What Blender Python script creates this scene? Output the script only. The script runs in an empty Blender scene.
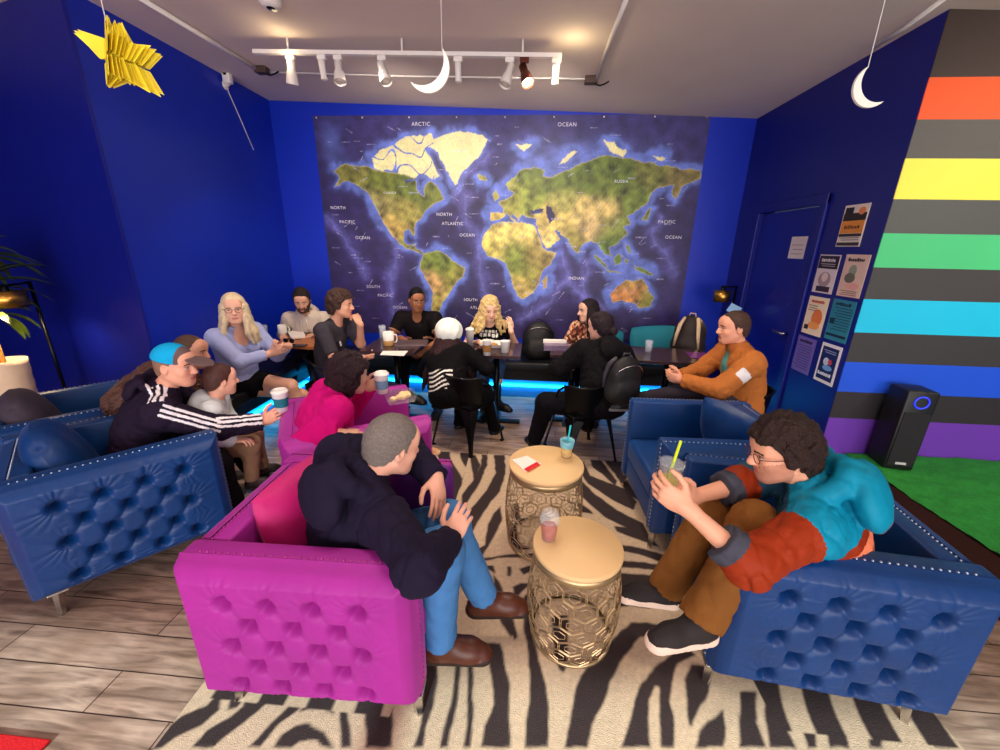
import bpy, bmesh, math, random
import numpy as np
from mathutils import Vector, Matrix
random.seed(7)
D = bpy.data
COL = bpy.context.scene.collection
rad = math.radians

# ------------------------------------------------------------------ camera
FPX, PITCH, ROLL, YAW, CAMH = 400.0, 17.9, 1.1, 4.2, 1.65
def cam_axes():
    p, r, y = rad(PITCH), rad(ROLL), rad(YAW)
    F = np.array([-math.sin(y)*math.cos(p), math.cos(y)*math.cos(p), -math.sin(p)])
    R0 = np.array([math.cos(y), math.sin(y), 0.0]); U0 = np.cross(R0, F)
    R = R0*math.cos(r) + U0*math.sin(r)
    return R, np.cross(R, F), F
CR, CU, CF = cam_axes()
CP = np.array([0, 0, CAMH])
def ray(x, y): return CR*(x-500)/FPX + CU*(375-y)/FPX + CF
def at(x, y, Y):            # point of the photo at depth Y
    d = ray(x, y); return CP + d*Y/d[1]
def atz(x, y, z):           # point of the photo at height z
    d = ray(x, y); return CP + d*(z-CAMH)/d[2]
def atx(x, y, X):
    d = ray(x, y); return CP + d*X/d[0]
def proj(p):
    d = np.array(p, float)-CP; z = CF @ d
    return 500+FPX*(CR @ d)/z, 375-FPX*(CU @ d)/z

# ------------------------------------------------------------------ tagging
def tag(o, label=None, cat=None, group=None, kind=None):
    if label: o['label'] = label
    if cat: o['category'] = cat
    if group: o['group'] = group
    if kind: o['kind'] = kind
    return o
def empty(name, loc, rz=0.0):
    o = D.objects.new(name, None); COL.objects.link(o)
    o.empty_display_size = 0.1
    o.location = Vector([float(v) for v in loc]); o.rotation_euler = (0, 0, rad(rz))
    return o
def copy_tree(o, parent=None):
    c = o.copy(); COL.objects.link(c); c.parent = parent
    for ch in [x for x in D.objects if x.parent == o]:
        copy_tree(ch, c)
    return c

# ------------------------------------------------------------------ materials
def srgb(r, g, b):
    f = lambda c: (c/255/12.92) if c/255 <= 0.04045 else ((c/255+0.055)/1.055)**2.4
    return (f(r), f(g), f(b), 1.0)
MATS = {}
def mat(name, rgb, rough=0.6, metal=0.0, var=0.12, nscale=20.0, bump=0.0, bscale=80.0, emit=None, estr=0.0,
        trans=0.0, sheen=0.0, alpha=1.0, stretch=None, coat=0.0, ior=1.45, sss=0.0, spec=.5):
    if name in MATS: return MATS[name]
    m = D.materials.new(name); m.use_nodes = True
    nt = m.node_tree; N = nt.nodes; L = nt.links
    b = N['Principled BSDF']; c = srgb(*rgb)
    b.inputs['Roughness'].default_value = rough; b.inputs['Metallic'].default_value = metal
    b.inputs['IOR'].default_value = ior
    b.inputs['Specular IOR Level'].default_value = spec
    if trans: b.inputs['Transmission Weight'].default_value = trans
    if sheen:
        b.inputs['Sheen Weight'].default_value = sheen; b.inputs['Sheen Roughness'].default_value = 0.35
        b.inputs['Sheen Tint'].default_value = tuple(min(1, v*1.5+0.25) for v in c[:3])+(1,)
    if coat: b.inputs['Coat Weight'].default_value = coat
    if sss:
        b.inputs['Subsurface Weight'].default_value = sss; b.inputs['Subsurface Radius'].default_value = (0.01, 0.004, 0.002)
    if alpha < 1: b.inputs['Alpha'].default_value = alpha
    tc = N.new('ShaderNodeTexCoord'); mp = N.new('ShaderNodeMapping'); L.new(tc.outputs['Object'], mp.inputs['Vector'])
    if stretch: mp.inputs['Scale'].default_value = stretch
    nz = N.new('ShaderNodeTexNoise'); nz.inputs['Scale'].default_value = nscale; nz.inputs['Detail'].default_value = 4
    L.new(mp.outputs[0], nz.inputs['Vector'])
    mx = N.new('ShaderNodeMix'); mx.data_type = 'RGBA'
    mx.inputs['A'].default_value = tuple(v*(1-var) for v in c[:3])+(1,)
    mx.inputs['B'].default_value = tuple(min(1, v*(1+var)) for v in c[:3])+(1,)
    L.new(nz.outputs['Fac'], mx.inputs['Factor']); L.new(mx.outputs['Result'], b.inputs['Base Color'])
    if bump:
        n2 = N.new('ShaderNodeTexNoise'); n2.inputs['Scale'].default_value = bscale; n2.inputs['Detail'].default_value = 3
        L.new(mp.outputs[0], n2.inputs['Vector'])
        bp = N.new('ShaderNodeBump'); bp.inputs['Strength'].default_value = bump; bp.inputs['Distance'].default_value = 0.01
        L.new(n2.outputs['Fac'], bp.inputs['Height']); L.new(bp.outputs[0], b.inputs['Normal'])
    if emit:
        b.inputs['Emission Color'].default_value = srgb(*emit); b.inputs['Emission Strength'].default_value = estr
    MATS[name] = m; return m
def attr_mat(name, rough=0.8, bump=0.0, bscale=200, gain=1.0):
    m = D.materials.new(name); m.use_nodes = True
    nt = m.node_tree; N = nt.nodes; L = nt.links; b = N['Principled BSDF']
    a = N.new('ShaderNodeAttribute'); a.attribute_name = 'pattern'
    nz = N.new('ShaderNodeTexNoise'); nz.inputs['Scale'].default_value = 60; nz.inputs['Detail'].default_value = 5
    tc = N.new('ShaderNodeTexCoord'); L.new(tc.outputs['Object'], nz.inputs['Vector'])
    mr = N.new('ShaderNodeMapRange'); mr.inputs[3].default_value = 0.75*gain; mr.inputs[4].default_value = 1.25*gain
    L.new(nz.outputs['Fac'], mr.inputs[0])
    mu = N.new('ShaderNodeMix'); mu.data_type = 'RGBA'; mu.blend_type = 'MULTIPLY'; mu.inputs['Factor'].default_value = 1
    L.new(a.outputs['Color'], mu.inputs['A']); L.new(mr.outputs[0], mu.inputs['B'])
    L.new(mu.outputs['Result'], b.inputs['Base Color']); b.inputs['Roughness'].default_value = rough
    if bump:
        n2 = N.new('ShaderNodeTexNoise'); n2.inputs['Scale'].default_value = bscale; L.new(tc.outputs['Object'], n2.inputs['Vector'])
        bp = N.new('ShaderNodeBump'); bp.inputs['Strength'].default_value = bump; bp.inputs['Distance'].default_value = 0.01
        L.new(n2.outputs['Fac'], bp.inputs['Height']); L.new(bp.outputs[0], b.inputs['Normal'])
    return m

# ------------------------------------------------------------------ mesh builder
class MB:
    def __init__(s): s.v = []; s.f = []; s.m = []; s.sm = []
    def add(s, vs, fs, mi=0, smooth=False):
        o = len(s.v); s.v += [tuple(float(c) for c in v) for v in vs]
        for f in fs: s.f.append(tuple(i+o for i in f)); s.m.append(mi); s.sm.append(smooth)
        return s
    def box(s, lo, hi, mi=0, M=None, bev=0.0, seg=2):
        bm = bmesh.new(); bmesh.ops.create_cube(bm, size=1)
        for v in bm.verts: v.co = Vector(((lo[i]+hi[i])/2 + v.co[i]*(hi[i]-lo[i]) for i in range(3)))
        if bev: bmesh.ops.bevel(bm, geom=bm.edges[:], offset=bev, segments=seg, affect='EDGES', profile=0.5)
        if M is not None: bm.transform(M)
        bm.verts.index_update()
        s.add([v.co[:] for v in bm.verts], [[v.index for v in f.verts] for f in bm.faces], mi, bool(bev) and seg > 2); bm.free(); return s
    def tube(s, pts, r, n=8, mi=0, caps=True, smooth=True, closed=False):
        P = [np.array(p, float) for p in pts]; K = len(P)
        rs = r if hasattr(r, '__len__') else [r]*K
        T = []
        for i in range(K):
            a = P[(i-1) % K] if (closed or i > 0) else P[i]; b = P[(i+1) % K] if (closed or i < K-1) else P[i]
            t = b-a; T.append(t/(np.linalg.norm(t)+1e-9))
        up = np.array([0, 0, 1.0]) if abs(T[0][2]) < 0.9 else np.array([1.0, 0, 0])
        x = np.cross(T[0], up); x /= np.linalg.norm(x); vs = []
        for i in range(K):
            x = x - T[i]*(x @ T[i]); x /= np.linalg.norm(x)+1e-9; y = np.cross(T[i], x)
            for k in range(n):
                a = 2*math.pi*k/n; vs.append(P[i]+rs[i]*(math.cos(a)*x+math.sin(a)*y))
        fs = []
        for i in range(K if closed else K-1):
            j = (i+1) % K
            for k in range(n): fs.append((i*n+k, i*n+(k+1) % n, j*n+(k+1) % n, j*n+k))
        if caps and not closed: fs.append(tuple(range(n-1, -1, -1))); fs.append(tuple((K-1)*n+k for k in range(n)))
        return s.add(vs, fs, mi, smooth)
    def lathe(s, prof, n=32, c=(0, 0, 0), mi=0, smooth=True):
        vs = []; fs = []
        for r, z in prof:
            for k in range(n): a = 2*math.pi*k/n; vs.append((c[0]+r*math.cos(a), c[1]+r*math.sin(a), c[2]+z))
        for i in range(len(prof)-1):
            for k in range(n): fs.append((i*n+k, i*n+(k+1) % n, (i+1)*n+(k+1) % n, (i+1)*n+k))
        return s.add(vs, fs, mi, smooth)
    def disc(s, r, c, n=32, mi=0):
        return s.add([(c[0]+r*math.cos(2*math.pi*k/n), c[1]+r*math.sin(2*math.pi*k/n), c[2]) for k in range(n)], [tuple(range(n))], mi)
    def prism(s, poly, z0, z1, mi=0, M=None):
        n = len(poly); vs = [(x, y, z0) for x, y in poly]+[(x, y, z1) for x, y in poly]
        if M is not None: vs = [(M @ Vector(v))[:] for v in vs]
        fs = [tuple(range(n-1, -1, -1)), tuple(range(n, 2*n))]+[(i, (i+1) % n, n+(i+1) % n, n+i) for i in range(n)]
        return s.add(vs, fs, mi)
    def ball(s, c, r, n=12, mi=0, sc=(1, 1, 1)):
        prof = [(max(1e-4, math.sin(math.pi*i/n)), -math.cos(math.pi*i/n)) for i in range(n+1)]
        vs = []; m = n+4
        for pr, pz in prof:
            for k in range(m): a = 2*math.pi*k/m; vs.append((c[0]+r*sc[0]*pr*math.cos(a), c[1]+r*sc[1]*pr*math.sin(a), c[2]+r*sc[2]*pz))
        fs = [(i*m+k, i*m+(k+1) % m, (i+1)*m+(k+1) % m, (i+1)*m+k) for i in range(n) for k in range(m)]
        return s.add(vs, fs, mi, True)
    def build(s, name, mats, parent=None):
        me = D.meshes.new(name); me.from_pydata(s.v, [], s.f)
        for m in (mats if isinstance(mats, (list, tuple)) else [mats]): me.materials.append(m)
        me.polygons.foreach_set('material_index', s.m); me.polygons.foreach_set('use_smooth', s.sm); me.update()
        bm = bmesh.new(); bm.from_mesh(me); bmesh.ops.recalc_face_normals(bm, faces=bm.faces[:]); bm.to_mesh(me); bm.free()
        o = D.objects.new(name, me); COL.objects.link(o)
        if parent is not None: o.parent = parent
        return o
def TR(loc=(0, 0, 0), rz=0, rx=0, ry=0):
    return Matrix.Translation(Vector([float(v) for v in loc])) @ Matrix.Rotation(rad(rz), 4, 'Z') @ Matrix.Rotation(rad(ry), 4, 'Y') @ Matrix.Rotation(rad(rx), 4, 'X')
def place(o, loc, rz=0, rx=0, ry=0):
    o.matrix_local = TR(loc, rz, rx, ry); return o
def grid_obj(name, P, mats, parent=None, colors=None, smooth=True):   # P: (nu,nv,3)
    nu, nv = P.shape[:2]; idx = np.arange(nu*nv).reshape(nu, nv)
    q = np.stack([idx[:-1, :-1], idx[1:, :-1], idx[1:, 1:], idx[:-1, 1:]], -1).reshape(-1, 4)
    return raw_obj(name, P.reshape(-1, 3), q, mats, parent, colors=colors, smooth=smooth)
def raw_obj(name, V, Q, mats, parent=None, midx=None, colors=None, smooth=True):
    me = D.meshes.new(name); me.vertices.add(len(V)); me.vertices.foreach_set('co', np.ascontiguousarray(V, np.float32).ravel())
    me.loops.add(Q.size); me.loops.foreach_set('vertex_index', np.ascontiguousarray(Q, np.int32).ravel())
    me.polygons.add(len(Q)); k = Q.shape[1]
    me.polygons.foreach_set('loop_start', np.arange(0, Q.size, k, dtype=np.int32))
    for m in (mats if isinstance(mats, (list, tuple)) else [mats]): me.materials.append(m)
    if midx is not None: me.polygons.foreach_set('material_index', np.asarray(midx, np.int32))
    me.update(calc_edges=True)
    me.polygons.foreach_set('use_smooth', np.full(len(Q), smooth))
    if colors is not None:
        a = me.color_attributes.new('pattern', 'FLOAT_COLOR', 'POINT')
        a.data.foreach_set('color', np.concatenate([colors, np.ones((len(colors), 1))], 1).astype(np.float32).ravel())
    o = D.objects.new(name, me); COL.objects.link(o)
    if parent is not None: o.parent = parent
    return o
def text_mesh(txt, size, M):
    cu = D.curves.new('t', 'FONT'); cu.body = txt; cu.size = size; cu.align_x = 'CENTER'; cu.align_y = 'CENTER'; cu.space_character = 1.15
    o = D.objects.new('t', cu); COL.objects.link(o); dg = bpy.context.evaluated_depsgraph_get()
    me = D.meshes.new_from_object(o.evaluated_get(dg)); me.transform(M)
    r = ([v.co[:] for v in me.vertices], [tuple(p.vertices) for p in me.polygons])
    D.objects.remove(o); D.curves.remove(cu); D.meshes.remove(me); return r
# ------------------------------------------------------------------ implicit surfaces
def seg(a, b, ra, rb=None, k=0.02, clip=None, mode='u'): return dict(t='s', a=np.array(a, float), b=np.array(b, float), ra=ra, rb=ra if rb is None else rb, k=k, clip=clip, mode=mode)
def ell(c, r, R=None, k=0.02, clip=None, mode='u'): return dict(t='e', c=np.array(c, float), r=np.array(r, float), R=np.eye(3) if R is None else np.array(R), k=k, clip=clip, mode=mode)
def fld(fn, mode='i', k=0.004): return dict(t='f', fn=fn, mode=mode, k=k, clip=None)
def prim_d(q, P):
    if q['t'] == 's':
        a, b = q['a'], q['b']; ab = b-a; pa = P-a; t = np.clip(pa @ ab/(ab @ ab+1e-12), 0, 1)
        d = np.sqrt(((pa-t[:, None]*ab)**2).sum(1))-(q['ra']+(q['rb']-q['ra'])*t)
    elif q['t'] == 'e':
        l = (P-q['c']) @ q['R']; k0 = np.sqrt(((l/q['r'])**2).sum(1)); k1 = np.sqrt(((l/q['r']**2)**2).sum(1))
        d = np.where(k1 > 1e-6, k0*(k0-1)/np.maximum(k1, 1e-6), -q['r'].min())
    else: d = q['fn'](P)
    if q['clip'] is not None:
        for (c, n) in q['clip']: d = np.maximum(d, (P-c) @ n)
    return d
def smin(a, b, k):
    h = np.clip(0.5+0.5*(b-a)/k, 0, 1); return b+(a-b)*h-k*h*(1-h)
def field(prims, P):
    d = np.full(len(P), 1.0)
    for q in prims:
        e = prim_d(q, P); k = q['k']
        if q['mode'] == 'u': d = smin(d, e, k) if k > 0 else np.minimum(d, e)
        elif q['mode'] == 'c': d = -smin(-d, e, k)          # carve
        elif q['mode'] == 'i': d = -smin(-d, -e, k)
        elif q['mode'] == 'n': d = d+e                       # displacement
    return d
def bounds(prims, pad=0.03):
    lo = np.full(3, 1e9); hi = -lo
    for q in prims:
        if q['mode'] != 'u': continue
        if q['t'] == 's':
            r = max(q['ra'], q['rb']); lo = np.minimum(lo, np.minimum(q['a'], q['b'])-r); hi = np.maximum(hi, np.maximum(q['a'], q['b'])+r)
        elif q['t'] == 'e':
            e = np.abs(q['R']) @ q['r']; lo = np.minimum(lo, q['c']-e); hi = np.maximum(hi, q['c']+e)
    return lo-pad, hi+pad
def surf(prims, h, lo=None, hi=None):
    if lo is None: lo, hi = bounds(prims)
    B = 8; bs = B*h; nb = np.maximum(1, np.ceil((hi-lo)/bs)).astype(int); n = nb*B+1
    bi = np.stack(np.meshgrid(*[np.arange(x) for x in nb], indexing='ij'), -1).reshape(-1, 3)
    dc = field(prims, lo+(bi+0.5)*bs)
    act = np.abs(dc) < bs*0.5*1.732*1.15+0.02
    G = np.empty(tuple(n), np.float32)
    S = np.where(dc.reshape(tuple(nb)) > 0, 1.0, -1.0).astype(np.float32)
    S = S.repeat(B, 0).repeat(B, 1).repeat(B, 2)
    G[:] = np.pad(S, ((0, 1),)*3, mode='edge')
    off = np.stack(np.meshgrid(*[np.arange(B+1)]*3, indexing='ij'), -1).reshape(-1, 3)
    idx = bi[act]
    for s in range(0, len(idx), 400):
        I = (idx[s:s+400, None, :]*B+off[None]).reshape(-1, 3)
        G[I[:, 0], I[:, 1], I[:, 2]] = field(prims, lo+I*h)
    neg = G < 0; c = np.zeros(tuple(n-1), np.uint8)
    for dx in (0, 1):
        for dy in (0, 1):
            for dz in (0, 1): c += neg[dx:n[0]-1+dx, dy:n[1]-1+dy, dz:n[2]-1+dz]
    cells = np.argwhere((c > 0) & (c < 8))
    if len(cells) == 0: return np.zeros((0, 3)), np.zeros((0, 4), int)
    cid = -np.ones(tuple(n-1), np.int64); cid[cells[:, 0], cells[:, 1], cells[:, 2]] = np.arange(len(cells))
    acc = np.zeros((len(cells), 3)); cnt = np.zeros(len(cells))
    for ax in range(3):
        o1, o2 = [a for a in range(3) if a != ax]
        for u in (0, 1):
            for w in (0, 1):
                a = np.zeros(3, int); a[o1] = u; a[o2] = w; b = a.copy(); b[ax] = 1
                A = cells+a; Bq = cells+b
                ga = G[A[:, 0], A[:, 1], A[:, 2]]; gb = G[Bq[:, 0], Bq[:, 1], Bq[:, 2]]
                m = (ga < 0) != (gb < 0); t = np.where(m, ga/np.where(m, ga-gb, 1), 0)
                p = A.astype(float); p[:, ax] += t
                acc[m] += p[m]; cnt[m] += 1
    V = lo+acc/cnt[:, None]*h
    Q = []
    for ax in range(3):
        o1, o2 = (ax+1) % 3, (ax+2) % 3
        sl0 = [slice(1, -1)]*3; sl0[ax] = slice(0, -1); sl1 = [slice(1, -1)]*3; sl1[ax] = slice(1, None)
        s0 = neg[tuple(sl0)]; s1 = neg[tuple(sl1)]
        for flip, m in ((False, s0 & ~s1), (True, ~s0 & s1)):
            E = np.argwhere(m)
            if len(E) == 0: continue
            E = E+1; E[:, ax] -= 1
            def cc(du, dv):
                X = E.copy(); X[:, o1] -= du; X[:, o2] -= dv
                return cid[X[:, 0], X[:, 1], X[:, 2]]
            q = np.stack([cc(1, 1), cc(0, 1), cc(0, 0), cc(1, 0)], 1)
            if flip: q = q[:, ::-1]
            Q.append(q[(q >= 0).all(1)])
    return V, np.concatenate(Q)
def keep(V, Q, m):
    Q = Q[m]; u, inv = np.unique(Q, return_inverse=True); return V[u], inv.reshape(Q.shape)
def sdf_obj(name, prims, h, mats, parent=None, matfn=None, fine=None):
    """fine: list of (centre, radius, h) where the surface is sampled finer"""
    V, Q = surf(prims, h)
    if fine:
        cen = V[Q].mean(1); m = np.ones(len(Q), bool)
        for c, r, hh in fine: m &= ((cen-c)**2).sum(1) > r*r
        V, Q = keep(V, Q, m); VS = [V]; QS = [Q]; o = len(V)
        for i, (c, r, hh) in enumerate(fine):
            v, q = surf(prims, hh, np.array(c)-r-3*hh, np.array(c)+r+3*hh)
            if not len(q): continue
            ce = v[q].mean(1); mm = ((ce-c)**2).sum(1) <= (r+0.4*h)**2
            for c2, r2, _ in fine[:i]: mm &= ((ce-c2)**2).sum(1) > r2*r2
            v, q = keep(v, q, mm); VS.append(v); QS.append(q+o); o += len(v)
        V = np.concatenate(VS); Q = np.concatenate(QS)
    mi = matfn(V[Q].mean(1)) if matfn else None
    return raw_obj(name, V, Q, mats, parent, midx=mi)
def wob(P, s, seed=0):
    a = seed*1.7; x, y, z = P[:, 0]*s, P[:, 1]*s, P[:, 2]*s
    w = np.sin(y*1.3+a)+np.sin(z*0.9+2*a)
    return (np.sin(x+1.5*w+a)+np.sin(y*1.1+1.3*np.sin(x*0.8+a)+3)+np.sin(z*1.2+1.7*np.sin(x*1.1-y*0.7+a)+1))/3

# ------------------------------------------------------------------ people
def creases(P, s, seed=0):
    w = wob(P, s, seed); w2 = wob(P[:, [2, 0, 1]]*np.array([1., 1.4, .8]), s*1.5, seed+4)
    return w*.6-1.1*np.exp(-(w/.16)**2)-.7*np.exp(-(w2/.14)**2)+.5
def unit(v): v = np.array(v, float); return v/(np.linalg.norm(v)+1e-12)
def ik(a, t, l1, l2, hint):
    d = t-a; L = np.linalg.norm(d); L2 = min(L, (l1+l2)*0.998); u = d/(L+1e-9); t = a+u*L2
    x = (l1*l1-l2*l2+L2*L2)/(2*L2); y = math.sqrt(max(0, l1*l1-x*x))
    h = np.array(hint, float); h = h-u*(h @ u); h = unit(h)
    return a+u*x+h*y, t
def rotm(axis, deg):
    a = unit(axis); K = np.array([[0, -a[2], a[1]], [a[2], 0, -a[0]], [-a[1], a[0], 0]]); t = rad(deg)
    return np.eye(3)+math.sin(t)*K+(1-math.cos(t))*K @ K
def hd(deg): return np.array([math.cos(rad(deg)), math.sin(rad(deg)), 0.0])
HLY = [-.12, -.085, -.055, -.028, -.012, .004, .016, .03, .05, .08, .12]
def skin_mats(skin, hair, lips, eye=(60, 40, 30), beard=None):
    b = beard or hair; k = 's%d_%d_%d' % skin
    hk = 'h%d_%d_%d' % hair; bk = 'b%d_%d_%d' % b
    return [mat('skin_'+k, skin, 0.5, var=.06, nscale=40, sss=.0, bump=.08, bscale=300), mat('lips_'+k, lips, .45), mat('eye_white', (196, 186, 180), .3, var=0.02),
            mat('iris_brown', eye, .2), mat('brow_'+hk, hair, .8), mat('beard_'+bk, b, .9, bump=.3, bscale=400)]
class Person:
    """builds one figure: pose first, then body, clothes, hair"""
    def __init__(s, pelvis, head_, lean=8, side=0, twist=0, sc=1.0, build=1.0, fem=False, belly=0.0, curve=10, look=None, tilt=0, nod=0, kid=False, hs=1.0, neckfwd=0.0, ts=1.0, drop=0.0):
        s.P = np.array(pelvis, float); s.h = head_; s.sc = sc; s.b = build; s.fem = fem; s.hs = hs*(1.0 if not kid else 1.0)
        F = hd(head_); L = np.array([-F[1], F[0], 0]); U = np.array([0, 0, 1.0])
        s.F0, s.L0 = F, L
        k = sc
        R1 = rotm(L, lean) @ rotm(F, -side); R2 = rotm(L, lean+curve) @ rotm(F, -side*1.2) @ rotm(U, twist)
        s.R1 = np.stack([R1 @ F, R1 @ L, R1 @ U], 1); s.R2 = np.stack([R2 @ F, R2 @ L, R2 @ U], 1)
        s.ts = ts; s.waist = s.P+s.R1 @ [0, 0, .17*k*ts]; s.chest = s.waist+s.R1 @ [0, 0, .08*k*ts]+s.R2 @ [0, 0, .08*k*ts]
        s.neck = s.chest+s.R2 @ [-.01*k, 0, .19*k]
        sw = (.165 if fem else .185)*k*build**.5
        s.sh = {'L': s.chest+s.R2 @ [-.005, sw, .135*k], 'R': s.chest+s.R2 @ [-.005, -sw, .135*k]}
        hw = .085*k; s.hip = {'L': s.P+R1 @ (L*hw), 'R': s.P-R1 @ (L*hw)}
        lk = head_ if look is None else look
        hf = hd(lk); hl = np.array([-hf[1], hf[0], 0])
        RH = rotm(hl, nod) @ rotm(hf, tilt); s.RH = np.stack([RH @ -hl, RH @ hf, RH @ U], 1)   # cols: x right, y fwd, z up
        q = s.hs*(k**.35); s.q = q
        s.hc = s.neck+s.R2 @ [.02*k+neckfwd, 0, .05*k]+unit(s.RH[:, 2]+np.array([0, 0, .6]))*.115*q+s.RH[:, 1]*.022*q+s.R2[:, 0]*drop*.8-np.array([0, 0, drop])
        s.arms = {}; s.legs = {}; s.hands = {}; s.feet = {}
        s.skin_extra = []; s.fine = [(s.hc+s.RH @ np.array([0, 0, -.01])*q, .135*q, .0045)]
        s.kids = []
    def head_local(s, P): return ((P-s.hc) @ s.RH)/s.q
    def hw(s, p): return s.hc+s.RH @ (np.array(p, float)*s.q)
    def arm(s, side, wrist, hint=None, hdir=None, palm=None, curl=25, spread=1.0, thumb=0, hand=True, hsc=1.0):
        k = s.sc; sg = 1 if side == 'L' else -1
        if hint is None: hint = -0.5*s.F0+sg*0.6*s.L0+np.array([0, 0, -1.0])
        e, w = ik(s.sh[side], np.array(wrist, float), .285*k, .25*k, hint)
        s.arms[side] = (s.sh[side], e, w); fw = unit(w-e)
        d = fw if hdir is None else unit(hdir)
        n = unit(np.cross(np.cross(d, [0, 0, -1.0]), d)) if palm is None else unit(palm)
        n = unit(n-d*(n @ d)); x = np.cross(n, d)*sg       # x towards the thumb
        # left hand palm down, fingers forward: thumb points to the right
        s.hands[side] = dict(w=w, d=d, n=n, x=x, curl=curl, sp=spread, th=thumb, on=hand, s=hsc*k**.6)
        return w
    def leg(s, side, ankle, hint=None, fdir=None, up=None):
        k = s.sc
        if hint is None: hint = s.F0*0.6+np.array([0, 0, 1.0])
        kn, an = ik(s.hip[side], np.array(ankle, float), .43*k, .42*k, hint)
        s.legs[side] = (s.hip[side], kn, an)
        f = unit(fdir) if fdir is not None else s.F0
        u = unit(up) if up is not None else np.array([0, 0, 1.0]); f = unit(f-u*(f @ u))
        s.feet[side] = (an, f, u)
    # primitive sets -------------------------------------------------
    def torso(s, g=0.0, gz=0.0):
        k, b = s.sc, s.b; R1, R2 = s.R1, s.R2; L = []
        L.append(ell(s.P+R1 @ [0, 0, .01*k], np.array([.115*b+g, (.165 if not s.fem else .17)*b+g, .115+g])*[k, k, k], R1, .05))
        L.append(ell(s.waist, np.array([.10*b+g+.015, .142*b**.8+g, .14+g])*k, R1, .06))
        L.append(ell(s.chest, np.array([.108*b**.7+g, .158*b**.6+g, .155+g])*k, R2, .06))
        for sd, sg in (('L', 1), ('R', -1)):
            L.append(seg(s.chest+R2 @ [-.01, .05*sg, .14*k], s.sh[sd]-R2 @ [0, .01*sg, .005], (.055+g)*k, (.052+g)*k*b**.4, .05))
            L.append(seg(s.chest+R2 @ [-.02, .1*sg*k, .05*k], s.sh[sd]-R2 @ [0.0, .02*sg, .03], (.065+g)*k, (.055+g)*k, .05))
            if s.fem: L.append(ell(s.chest+R2 @ [.085*k, .07*sg*k, .01*k], np.array([.06+g, .062+g, .062+g])*k, R2, .03))
        L.append(seg(s.chest+R2 @ [-.015, 0, .14*k], s.neck+R2 @ [0, 0, -.0*k], (.065+g)*k, (.052+g*.5)*k, .04))
        return L
    def armp(s, sd, g=0.0, end=1.0, g2=None, k=.03):
        a, e, w = s.arms[sd]; kk = s.sc*s.b**.4; g2 = g if g2 is None else g2
        L = []
        if end <= 1.0:
            q = a+(e-a)*end; n = unit(e-a)
            L.append(seg(a, e, .050*kk+g, (.041*kk+g2), k, clip=[(q, n)])); return L
        L.append(seg(a, e, .050*kk+g, .040*kk+g, k))
        q = e+(w-e)*min(end-1, 1); n = unit(w-e); full = end >= 2
        L.append(seg(e, w, .040*kk+g, (.027*kk+g2), k, clip=None if full and g == 0 else [(q, n)]))
        return L
    def legp(s, sd, g=0.0, end=2.0, g2=None, k=.04):
        a, e, w = s.legs[sd]; kk = s.sc*s.b**.7; g2 = g if g2 is None else g2; L = []
        if end <= 1.0:
            q = a+(e-a)*end
            L.append(seg(a, e, .085*kk+g, .062*kk+g, k, clip=[(q, unit(e-a))])); return L
        L.append(seg(a, e, .085*kk+g, .058*kk+g, k))
        q = e+(w-e)*min(end-1, 1); cl = None if g == 0 else [(q, unit(w-e))]
        L.append(seg(e, w, .054*kk+g, .038*kk+g2, k, clip=cl))
        if g == 0: L.append(ell(e+(w-e)*.3-unit(np.cross(np.cross(w-e, e-a), w-e)+1e-6)*0-0.0*s.F0, np.array([.055, .055, .11])*kk, s.frame(w-e), .03))
        return L
    def frame(s, z):
        z = unit(z); x = unit(np.cross([0, 1, 0.1], z)); return np.stack([x, np.cross(z, x), z], 1)
    def handp(s, sd):
        H = s.hands[sd]
        if not H['on']: return []
        w, d, n, x, z = H['w'], H['d'], H['n'], H['x'], H['s']; L = []
        Rh = np.stack([x, d, n], 1)
        L.append(ell(w+d*.045*z, np.array([.040, .054, .017])*z, Rh, .012))
        L.append(seg(w-d*.01, w+d*.02*z, .026*z, .026*z, .015))
        fi = [(.030, .088, .070, .0088), (.011, .094, .078, .009), (-.009, .091, .072, .0086), (-.028, .082, .057, .0078)]
        for j, (ox, oy, ln, r) in enumerate(fi):
            p = w+(x*ox+d*oy*.95)*z; base = w+(x*ox*.8+d*.05)*z
            L.append(seg(base, p, r*1.05*z, r*z, .008))
            dd = unit(d+x*ox*4.0*H['sp']-x*.02); c = H['curl']+j*3
            for i, fr in enumerate((.45, .32, .23)):
                ax = np.cross(dd, n); R = rotm(unit(ax), c*(1.0 if i == 0 else .9)); dd = R @ dd; nn = R @ n
                q = p+dd*ln*fr*z; L.append(seg(p, q, r*(1-.07*i)*z, r*(.93-.07*i)*z, .0015)); p = q
        t0 = w+(x*.024+d*.018+n*.008)*z; t1 = t0+unit(x*(.9-.3*H['th'])+d*.75+n*(.25+.8*H['th']))*.042*z
        t2 = t1+unit(x*(.35-.3*H['th'])+d*.9+n*(.2+.5*H['th']))*.033*z; t3 = t2+unit(x*.05+d*.9+n*(.15+.5*H['th']))*.024*z
        L += [seg(t0, t1, .0145*z, .0115*z, .01), seg(t1, t2, .0108*z, .0098*z, .002), seg(t2, t3, .0098*z, .008*z, .002)]
        s.fine.append((w+d*.075*z+n*.012, .115*z, .0036))
        return L
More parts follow.
